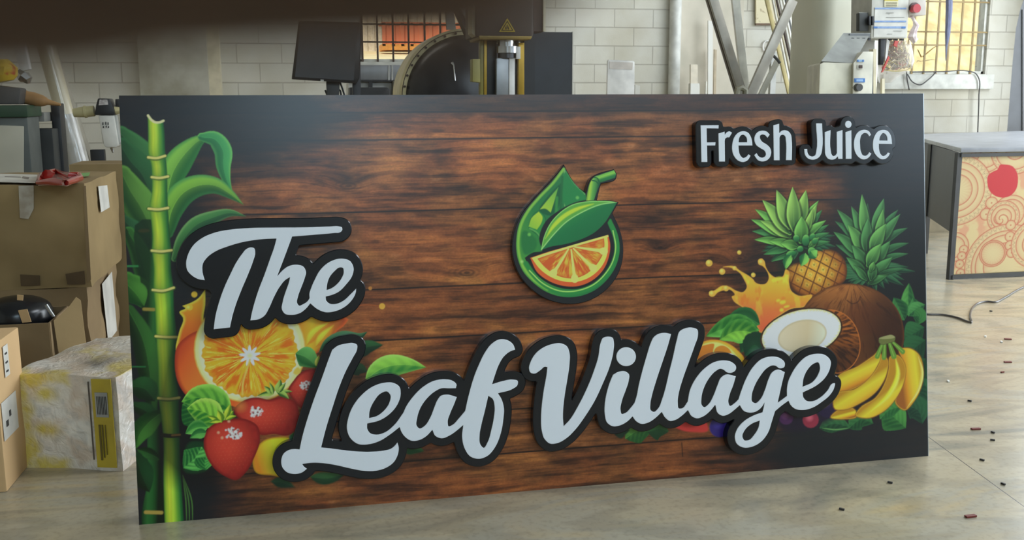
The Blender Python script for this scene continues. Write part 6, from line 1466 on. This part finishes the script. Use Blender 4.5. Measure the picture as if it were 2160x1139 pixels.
cut([T(x, y) for x, y in ((745, 440), (1160, 440), (1180, 60), (1180, -120), (755, -120))], Yx, .25).build('box_body', mat('box_grey', (200, 198, 188), .5), r, bevel=.008)
onX = lambda name, q, m, pull=.004: cut([T(x, y) for x, y in q], Yx-pull, .002).build(name, m, r)
onX('instruction_sheet', ((775, 425), (1140, 425), (1155, 85), (790, 85)), mat('sheet_grey', (214, 212, 204), .4))
for q in ((790, 88, 1150, 106), (785, 236, 1148, 256), (775, 302, 1142, 326)): onX('blue_stripe', R4(*q), mat('stripe_blue', (134, 158, 194), .5, col2=(110, 138, 184), scale=40), .006)
for q in ((775, 304, 820, 322), (1098, 304, 1142, 326)): onX('dark_blue_mark', R4(*q), blue, .008)
for q in ((920, 145, 1005, 149), (940, 158, 960, 161), (920, 196, 1126, 200), (1000, 352, 1102, 356), (930, 388, 990, 391)): onX('printed_line', R4(*q), mat('grey_ink', (130, 130, 126), .6), .008)
onX('warning_sticker', R4(898, -20, 1055, 78), mat('sticker_cream', (232, 226, 190), .5), .006); onX('sticker_yellow_top', R4(898, -20, 1055, 8), mat('sticker_yellow', (206, 186, 60), .5), .008)
for y in (28, 40, 56, 66): onX('sticker_text', R4(915, y-3, 1042, y+2), mat('sticker_ink', (130, 120, 96), .6), .008)
cut([T(x, y) for x, y in R4(612, 148, 712, 355)], Yx+.02, .04).build('black_pad', mat('black_pad', (66, 68, 66), .5), r, bevel=.003)
cut([T(x, y) for x, y in R4(606, 140, 740, 368)], Yx+.045, .04).build('pad_plate', mat('box_grey', (200, 198, 188), .5), r)
for x in (722, 758): cut([T(a, b_) for a, b_ in R4(x, 185, x+22, 286)], Yx-.01, .02).build('black_clip', black, r, bevel=.002)
MB().box((at(*T(940, 440), Yx).x, Yx+.3, 1.05), (.12, .1, 2.1)).build('support_post', lgrey, r)
cut([T(x, y) for x, y in R4(1180, -120, 1375, 175)], Yx+.01, .2).build('switch_box', mat('switch_box_grey', (206, 198, 188), .5), r, bevel=.006)
kc = at(*T(1272, 95), Yx-.04); MB().tube([kc, kc+Vector((0, .05, 0))], [.028, .024], 20).build('red_button', mat('stop_red', (214, 84, 92), .35), r, smooth=True)
kc = at(*T(1248, 88), Yx-.005); MB().tube([kc, kc+Vector((0, .02, 0))], .034, 20).build('button_collar', mat('collar_brown', (110, 86, 86), .4), r, smooth=True)
for x in (972, 1040, 1110): cut([T(a, b_) for a, b_ in R4(x-13, 438, x+13, 465)], Yx+.04, .03).build('cable_gland', black, r)
settle(r)
# bag of loose wires hanging beneath it
r = thing('wire_bag', 'clear plastic bag stuffed with tangled wires hanging beneath the electrical box', 'bag', at(*T(1000, 900), Yx))
rnd = random.Random(11)
v, f = [], []
prof = [(460, 800, 1180), (520, 790, 1195), (600, 800, 1215), (700, 815, 1225), (780, 820, 1205), (840, 830, 1120), (900, 850, 1010), (950, 870, 940)]
for (y, xa_, xb_) in prof:
    a_, b_ = at(*T(xa_, y), Yx+.1), at(*T(xb_, y), Yx+.1)
    for k in range(16):
        t = 2*math.pi*k/16; c_ = (a_+b_)/2; v.append(c_+Vector(((b_.x-a_.x)/2*math.cos(t), .06*math.sin(t), 0))*(1+.05*rnd.random()))
n_ = 16
v = [Vector(p) for p in v]
for i in range(len(prof)-1):
    for k in range(n_): f.append((i*n_+k, i*n_+(k+1) % n_, (i+1)*n_+(k+1) % n_, (i+1)*n_+k))
film = mat('bag_film', (216, 204, 190), .12, alpha=.32, coat=.5)
obj_from('bag_film', v, f, film, r, smooth=True)
cols = [mat('wire_'+n, c, .45) for n, c in (('yellow', (206, 190, 70)), ('cream', (220, 208, 180)), ('brown', (120, 84, 60)), ('red', (190, 70, 66)), ('grey', (150, 146, 140)), ('black', (50, 46, 44)))]
cen = at(*T(1040, 700), Yx+.06)
for k in range(34):
    p0 = at(*T(rnd.uniform(900, 1160), 470), Yx+.1); pts = [p0]
    for j in range(4): pts.append(at(*T(rnd.uniform(860, 1195), rnd.uniform(560, 800)), Yx+rnd.uniform(.05, .13)))
    P = smooth([(p.x, p.z) for p in pts], 5, False); ys_ = np.interp(np.linspace(0, 4, len(P)), range(5), [p.y for p in pts])
    MB().tube([(a, y, b_) for (a, b_), y in zip(P, ys_)], .0032, 5).build('wire', cols[rnd.choice((0, 0, 1, 1, 1, 2, 3, 4, 5))], r, smooth=True)
cut([T(x, y) for x, y in ((850, 742), (888, 742), (918, 445), (855, 445))], Yx+.02, .03).build('black_connector', black, r, bevel=.003)
cut([T(x, y) for x, y in ((905, 700), (925, 690), (960, 470), (925, 440))], Yx+.03, .01).build('white_strip', white, r)
cut([T(x, y) for x, y in ((865, 830), (885, 820), (960, 660), (945, 640))], Yx+.0, .01).build('red_strip', mat('red_strip', (200, 84, 76), .5), r)
cut([T(x, y) for x, y in ((1005, 520), (1040, 540), (1062, 470), (1020, 465))], Yx+.0, .01).build('red_tag', mat('red_strip', (200, 84, 76), .5), r)
MB().bar(at(*T(876, 1100), Yx+.05), at(*T(878, 900), Yx+.05), .02, .02).build('hanging_rod', cream, r)
settle(r)
r = thing('crumpled_wrap', 'crumpled white plastic wrap hanging by the red stop button', 'plastic wrap', at(*T(1230, 330), Yx))
MB().tube([at(*T(x, y), Yx+.05) for x, y in ((1185, 200), (1210, 185), (1240, 240), (1262, 290), (1235, 350), (1215, 420), (1240, 470), (1275, 440))], [.004, .012, .01, .02, .022, .03, .02, .008], 7).build('wrap_folds', mat('white_wrap', (226, 216, 214), .3, col2=(190, 168, 170), scale=30), r)
settle(r)
# cables by the right window
blackc = mat('black_cable', (48, 46, 44), .4)
for nm, pts, lab in (('thin_cable', [(1912, 150), (1914, 170), (1918, 190)], 'short dark cable end below the bag of wires'),
                     ('thin_cable', [(1914, 156), (1924, 172), (1940, 179), (1958, 168), (1974, 153)], 'dark cable drooping in a curve beneath the right window'),
                     ('wall_cable', [(1925, 152), (1990, 151), (2042, 150), (2058, 155), (2065, 166), (2065, 200), (2062, 290)], 'black cable along the right window sill and down the wall')):
    o = MB().tube([at(x, y, WY-.09) for x, y in [tuple(q) for q in smooth(pts, 5, False)]], .007, 7).build(nm, blackc, None, smooth=True); tag(o, lab, 'cable')
o = MB().tube([at(2003, -60, WY-.2), at(2002, 20, WY-.2), at(1999, 70, WY-.2), at(1996, 100, WY-.2), at(1995, 128, WY-.2)], [.035, .038, .03, .012, .004], 8).build('hanging_cloth', mat('blue_grey_cloth', (128, 134, 160), .8, col2=(96, 102, 130), scale=30, stretch=(3, 3, .3)), None, smooth=True)
tag(o, 'narrow blue-grey cloth hanging down in front of the right window', 'cloth')

# --- grey machine at the right edge
r = thing('grey_cabinet', 'tall dark grey machine casing at the right edge of the view', 'machine', (at(2150, 260, 8.6).x, 8.6, 0))
P = [at(x, y, 8.6) for x, y in ((2124, 280), (2136, 130), (2143, 60), (2152, 20), (2166, -20), (2260, -20), (2260, 280))]
base = [Vector((P[0].x, 8.6, 0))] + P + [Vector((P[-1].x, 8.6, 0))]
MB().prism(base, (.64, .8, 0)).build('machine_casing', mat('casing_grey', (58, 60, 63), .5), r); cut(rect(2157, 20, 2160, 280), 8.59, .02).build('panel_seam', dgrey, r); settle(r)

# --- counter with printed front
class PanelCanvas(Canvas):
    def __init__(s, Y, x0, z0, w, h, ppm):
        s.Yp = Y; s.xo = x0; s.zo = z0
        Canvas.__init__(s, 0, 0, w, h, ppm)
    def map(s, pts): return np.array([(at(x, y, s.Yp).x-s.xo, at(x, y, s.Yp).z-s.zo) for x, y in pts])
zd = .84; c0 = gp(2006, 590); Yc_ = c0.y
xR = at(2330, 400, Yc_).x
xL = at(2015, 450, Yc_).x - .0
FR['Q'] = (1930, 230, 2.92)
def counter_art():
    x0 = c0.x+.012; cv = PanelCanvas(Yc_-.003, x0, .035, xR-x0, zd-.035-.03, 330)
    line_, ground, deep = (182, 88, 64), (206, 184, 134), (190, 120, 92)
    iv = lambda c: np.broadcast_to(lin(c), cv.X.shape + (3,))
    cv.C[:] = iv(ground)
    n = fbm(cv.X/40, cv.Y/40, 4, 3); cv.C[:] = mix(cv.C, lin((204, 140, 110)), sst(.45, .7, n)*.75)
    def ringp(c, rs, f='Q'):
        q = cv.map(fr(f, [c]))[0]*cv.U
        kx, ky = cv.U*Yc_/2099*1.31/2.92, cv.U*Yc_/2099*1.153/2.92; dx_, dy_ = (cv.X-q[0])/kx, (cv.Y-q[1])/ky
        R_ = np.hypot(dx_, dy_); th = np.arctan2(dy_, dx_)
        m0 = R_ < rs[0]
        cv.C[m0] = lin((206, 186, 138))
        for i, r_ in enumerate(rs):
            dd_ = np.abs(R_-r_); cv.C[:] = mix(cv.C, lin(line_), np.clip(1.2-dd_/4.0, 0, 1)*.9)
            cv.C[:] = mix(cv.C, lin(deep), np.exp(-np.maximum(0, rs[0] - R_ if i == 0 else r_-R_)/14)*(R_ < r_)*(R_ > (rs[i+1] if i+1 < len(rs) else 0))*.55)
        if len(rs) > 2:
            a, b_ = rs[0], rs[1]
            band = (R_ < a-6) & (R_ > b_+6); tri_ = np.abs(((th*a/34) % 1)-.5)*2; rr = (R_-b_)/(a-b_)
            cv.C[:] = mix(cv.C, lin((150, 110, 84)), (band & (np.abs(tri_-rr) < .10))*.55)
            cv.C[:] = mix(cv.C, lin((120, 90, 70)), (band & (np.hypot((((th*a/34) % 1)-.5)*34, (rr-.45)*(a-b_)) < 3.2))*.6)
        c_in = rs[-1]; ray = R_ < c_in
        cv.C[:] = mix(cv.C, lin(deep), ray*np.clip(np.sin(th*24)*.5+.1, 0, 1)*.3*sst(0, c_in, R_))
    def lobes(pts, rad):
        for (x, y) in pts: ringp((x, y), [rad, 2])
    ringp((430, 260), [130, 100]); ringp((620, 250), [150, 120, 60]); ringp((300, 240), [110, 82, 60])
    ringp((255, 500), [215, 170, 130, 95]); ringp((590, 640), [110, 84]); 
    lobes([(472, 578), (438, 648)], 36)
    ringp((545, 665), [100, 76, 50]); 
    ringp((240, 850), [90, 66]); lobes([(300, 865), (288, 905), (275, 955), (280, 1010)], 26)
    ringp((560, 960), [255, 215, 190, 140]); ringp((480, 890), [82, 72]); lobes([(590, 715), (585, 785), (585, 840), (595, 885)], 30)
    ringp((740, 830), [150, 120, 80])
    q = cv.map(fr('Q', [(530, 680)]))[0]*cv.U; R_ = np.hypot((cv.X-q[0])/1.31, (cv.Y-q[1])/1.153)/(cv.U*Yc_/2099/2.92); th = np.arctan2(cv.Y-q[1], cv.X-q[0])
    sp_ = np.sin(th*2+R_/5.5); cv.C[:] = mix(cv.C, lin(line_), (R_ < 48)*sst(.55, .95, sp_)*.8)
    P = cv.map(smooth(fr('Q', [(446, 455), (450, 410), (480, 385), (510, 370), (522, 345), (560, 342), (600, 352), (628, 390), (635, 440), (620, 500), (585, 535), (535, 546), (485, 530), (455, 495)]), 5))*cv.U
    w = cv.win(P, 6); d_ = sdf(cv.X[w], cv.Y[w], P); cv.put(w, lin((190, 48, 52)), np.clip(.5-d_/2.5, 0, 1))
    return cv
r = thing('display_counter', 'counter with cream and red swirl-printed front and grey top, on the right', 'counter', (c0.x, c0.y, 0))
dk = mat('counter_dark_panel', (40, 46, 58), .4); topm = mat('counter_top_grey', (160, 162, 168), .35)
tl, tf, tb, tb2 = gp(1935, 283, zd), gp(2024, 304, zd), gp(2012, 261, zd), gp(1945, 262, zd)
top = [Vector((c0.x-.01, Yc_-.02, zd-.028)), Vector((xR+.02, Yc_-.02, zd-.028)), Vector((xR+.3, Yc_+.9, zd-.028)), Vector((tb.x, min(tb.y, 8.4), zd-.028)), Vector((tb2.x-.1, min(tb2.y, 8.4), zd-.028)), Vector((tl.x-.1, tl.y, zd-.028))]
MB().prism(top, (0, 0, .028)).build('counter_top', topm, r, bevel=.003)
MB().box(((c0.x+xR)/2, Yc_+.012, (zd-.03+.03)/2), (xR-c0.x, .022, zd-.06)).build('front_panel', mat('front_board', (196, 176, 130), .6), r)
cva = counter_art()
nx_, ny_ = cva.nx, cva.ny; u_, v_ = cva.X/cva.U, cva.Y/cva.U
_so, _su, _sn, _h = SIGN_O, SIGN_UP, SIGN_N, 0
SIGN_O, SIGN_UP, SIGN_N = np.array([c0.x+.012, Yc_-.003, .035]), np.array([0, 0, 1.]), np.array([0, -1., 0])
print_sheet('swirl_print', cva, 0, vcol_mat('swirl_print_vinyl', .45), r)
SIGN_O, SIGN_UP, SIGN_N = _so, _su, _sn
bar_ = lambda a, b_, w_, nm: MB().bar(a, b_, w_, w_).build(nm, dgrey, r)
bar_((c0.x-.003, Yc_+.01, 0), (c0.x-.003, Yc_+.01, zd-.03), .032, 'corner_post'); bar_((c0.x, Yc_+.0, .018), (xR, Yc_, .018), .026, 'bottom_rail'); bar_((c0.x, Yc_-.004, zd-.045), (xR, Yc_-.004, zd-.045), .022, 'top_rail')
s_a = Vector((c0.x, Yc_+.03, 0)); s_b = Vector((tl.x-.08, tl.y, 0)); dn = (s_b-s_a)
MB().prism([s_a+Vector((0, 0, .30)), s_b+Vector((0, 0, .26)), s_b+Vector((0, 0, zd-.03)), s_a+Vector((0, 0, zd-.03))], (.02, .004, 0)).build('side_panel', dk, r)
for t_ in (.45, .98):
    p = s_a+dn*t_; bar_(p, p+Vector((0, 0, zd-.03)), .035, 'leg')
settle(r)
Pb = gp(1930, 500); o = MB().box((at(1962, 485, 7.6).x, 7.75, .09), (.55, .3, .18)).build('low_box', mat('tan_box', (150, 138, 112), .8), None, bevel=.004); tag(o, 'low tan box on the floor underneath the counter', 'box')

# --- cable and scraps on the floor
pts = [(1930, 661), (1958, 663), (1990, 664), (2020, 670), (2050, 678), (2047, 670), (2050, 652), (2060, 641), (2080, 636), (2100, 637), (2120, 627), (2145, 612), (2180, 596)]
o = MB().tube([gp(x, y, .006) for x, y in [tuple(q) for q in smooth(pts, 5, False)]], .0055, 8).build('floor_cable', mat('floor_cable', (84, 80, 78), .25), None, smooth=True); tag(o, 'dark cable snaking over the marble floor right of the sign', 'cable')
redb = mat('red_scrap', (124, 50, 42), .6); darkb = mat('dark_scrap', (54, 52, 52), .6); whb = mat('white_scrap', (236, 234, 228), .5)
for k, (x, y, c) in enumerate(((900, 243, 'r'), (900, 345, 'r'), (757, 643, 'r'), (734, 1032, 'r'), (876, 390, 'r'), (800, 231, 'w'), (872, 255, 'w'), (635, 431, 'w'), (833, 658, 'd'), (879, 888, 'd'), (825, 118, 'd'), (785, 781, 'd'), (730, 518, 'd'), (160, 1001, 'd'), (375, 882, 'd'), (832, 692, 'd'))):
    px, py = 1700+x/2.113, 600+y/2.113; p = gp(px, py, .003); s_ = {'r': .020, 'w': .014, 'd': .009}[c]*(1 if c != 'r' or k < 4 else .5)
    R_ = Matrix.Rotation({'r': -.35, 'w': .2, 'd': .6}[c]+k*.13, 3, 'Z')
    nm, g = {'r': ('red_scrap', 'red-brown scraps on the floor'), 'w': ('white_scrap', 'white chips on the floor'), 'd': ('dark_scrap', 'dark crumbs on the floor')}[c]
    lb = ('red-brown scrap lying furthest back, nearest the counter', 'thin red-brown scrap in the second row back from the camera side', 'red-brown scrap just beyond the slab joint by the sign', 'largest red-brown scrap, lying nearest the camera', 'short red-brown crumb beside the thin red-brown scrap',
          'white chip on the floor left of the furthest red-brown scrap', 'small white chip just below the first white chip', 'white chip lying alone close to the right edge of the sign', 'dark crumb right of the scrap beyond the slab joint', 'dark crumb between the slab joint and the right edge of the view',
          'dark crumb closest to the cable on the floor', 'tiny crumb touching the near side of the slab joint', 'pair-like dark crumb halfway along the right side of the sign', 'flat dark crumb in front of the sign near its bottom edge', 'tiny dark crumb just below the lower right end of the sign', 'tiny dark crumb below the crumb right of the red scrap')[k]
    o = MB().box((0, 0, 0), (s_*1.6, s_*.6, .005), R_).build(nm, {'r': redb, 'w': whb, 'd': darkb}[c], None); o.location = p; tag(o, lb, 'scrap', g)

# --- the photographer's finger over the top of the lens
def cam_pt(x, y, d): return Vector(CAM_POS + cam_ray(x, y)*d)
skin = mat('shaded_skin', (74, 50, 36), .6, col2=(66, 44, 32), scale=300, bump=.0002, bscale=900)  # skin colour darkened to stand in for the shade on the finger
skin.node_tree.nodes['Principled BSDF'].inputs['Subsurface Weight'].default_value = .25
skin.node_tree.nodes['Principled BSDF'].inputs['Subsurface Radius'].default_value = (.004, .0015, .0008)
r = thing('finger', 'dark fingertip of the photographer reaching blurred across the upper left edge', 'finger', cam_pt(-300, -430, .034))
axis = [(1345, -378, .0325, .0006), (1330, -378, .0325, .0028), (1280, -380, .0325, .0050), (1150, -380, .0328, .0066), (960, -378, .033, .0075), (640, -386, .0335, .0079), (300, -388, .034, .0083), (60, -374, .0345, .0088), (-200, -366, .035, .0088), (-700, -420, .036, .0088), (-1300, -460, .038, .0093), (-1900, -510, .040, .0090), (-2700, -600, .044, .0096)]
MB().tube([cam_pt(x, y, d) for x, y, d, _ in axis], [q[3] for q in axis], 28).build('finger_flesh', skin, r, smooth=True, sharp=80)
nl = [(1230, -490), (1170, -540), (960, -560), (820, -540), (800, -490), (960, -470), (1140, -470)]
MB().prism([cam_pt(x, y, .0395) for x, y in nl], Vector(CAM_D)*.0006).build('fingernail', mat('nail', (170, 130, 112), .3), r)
settle(r)
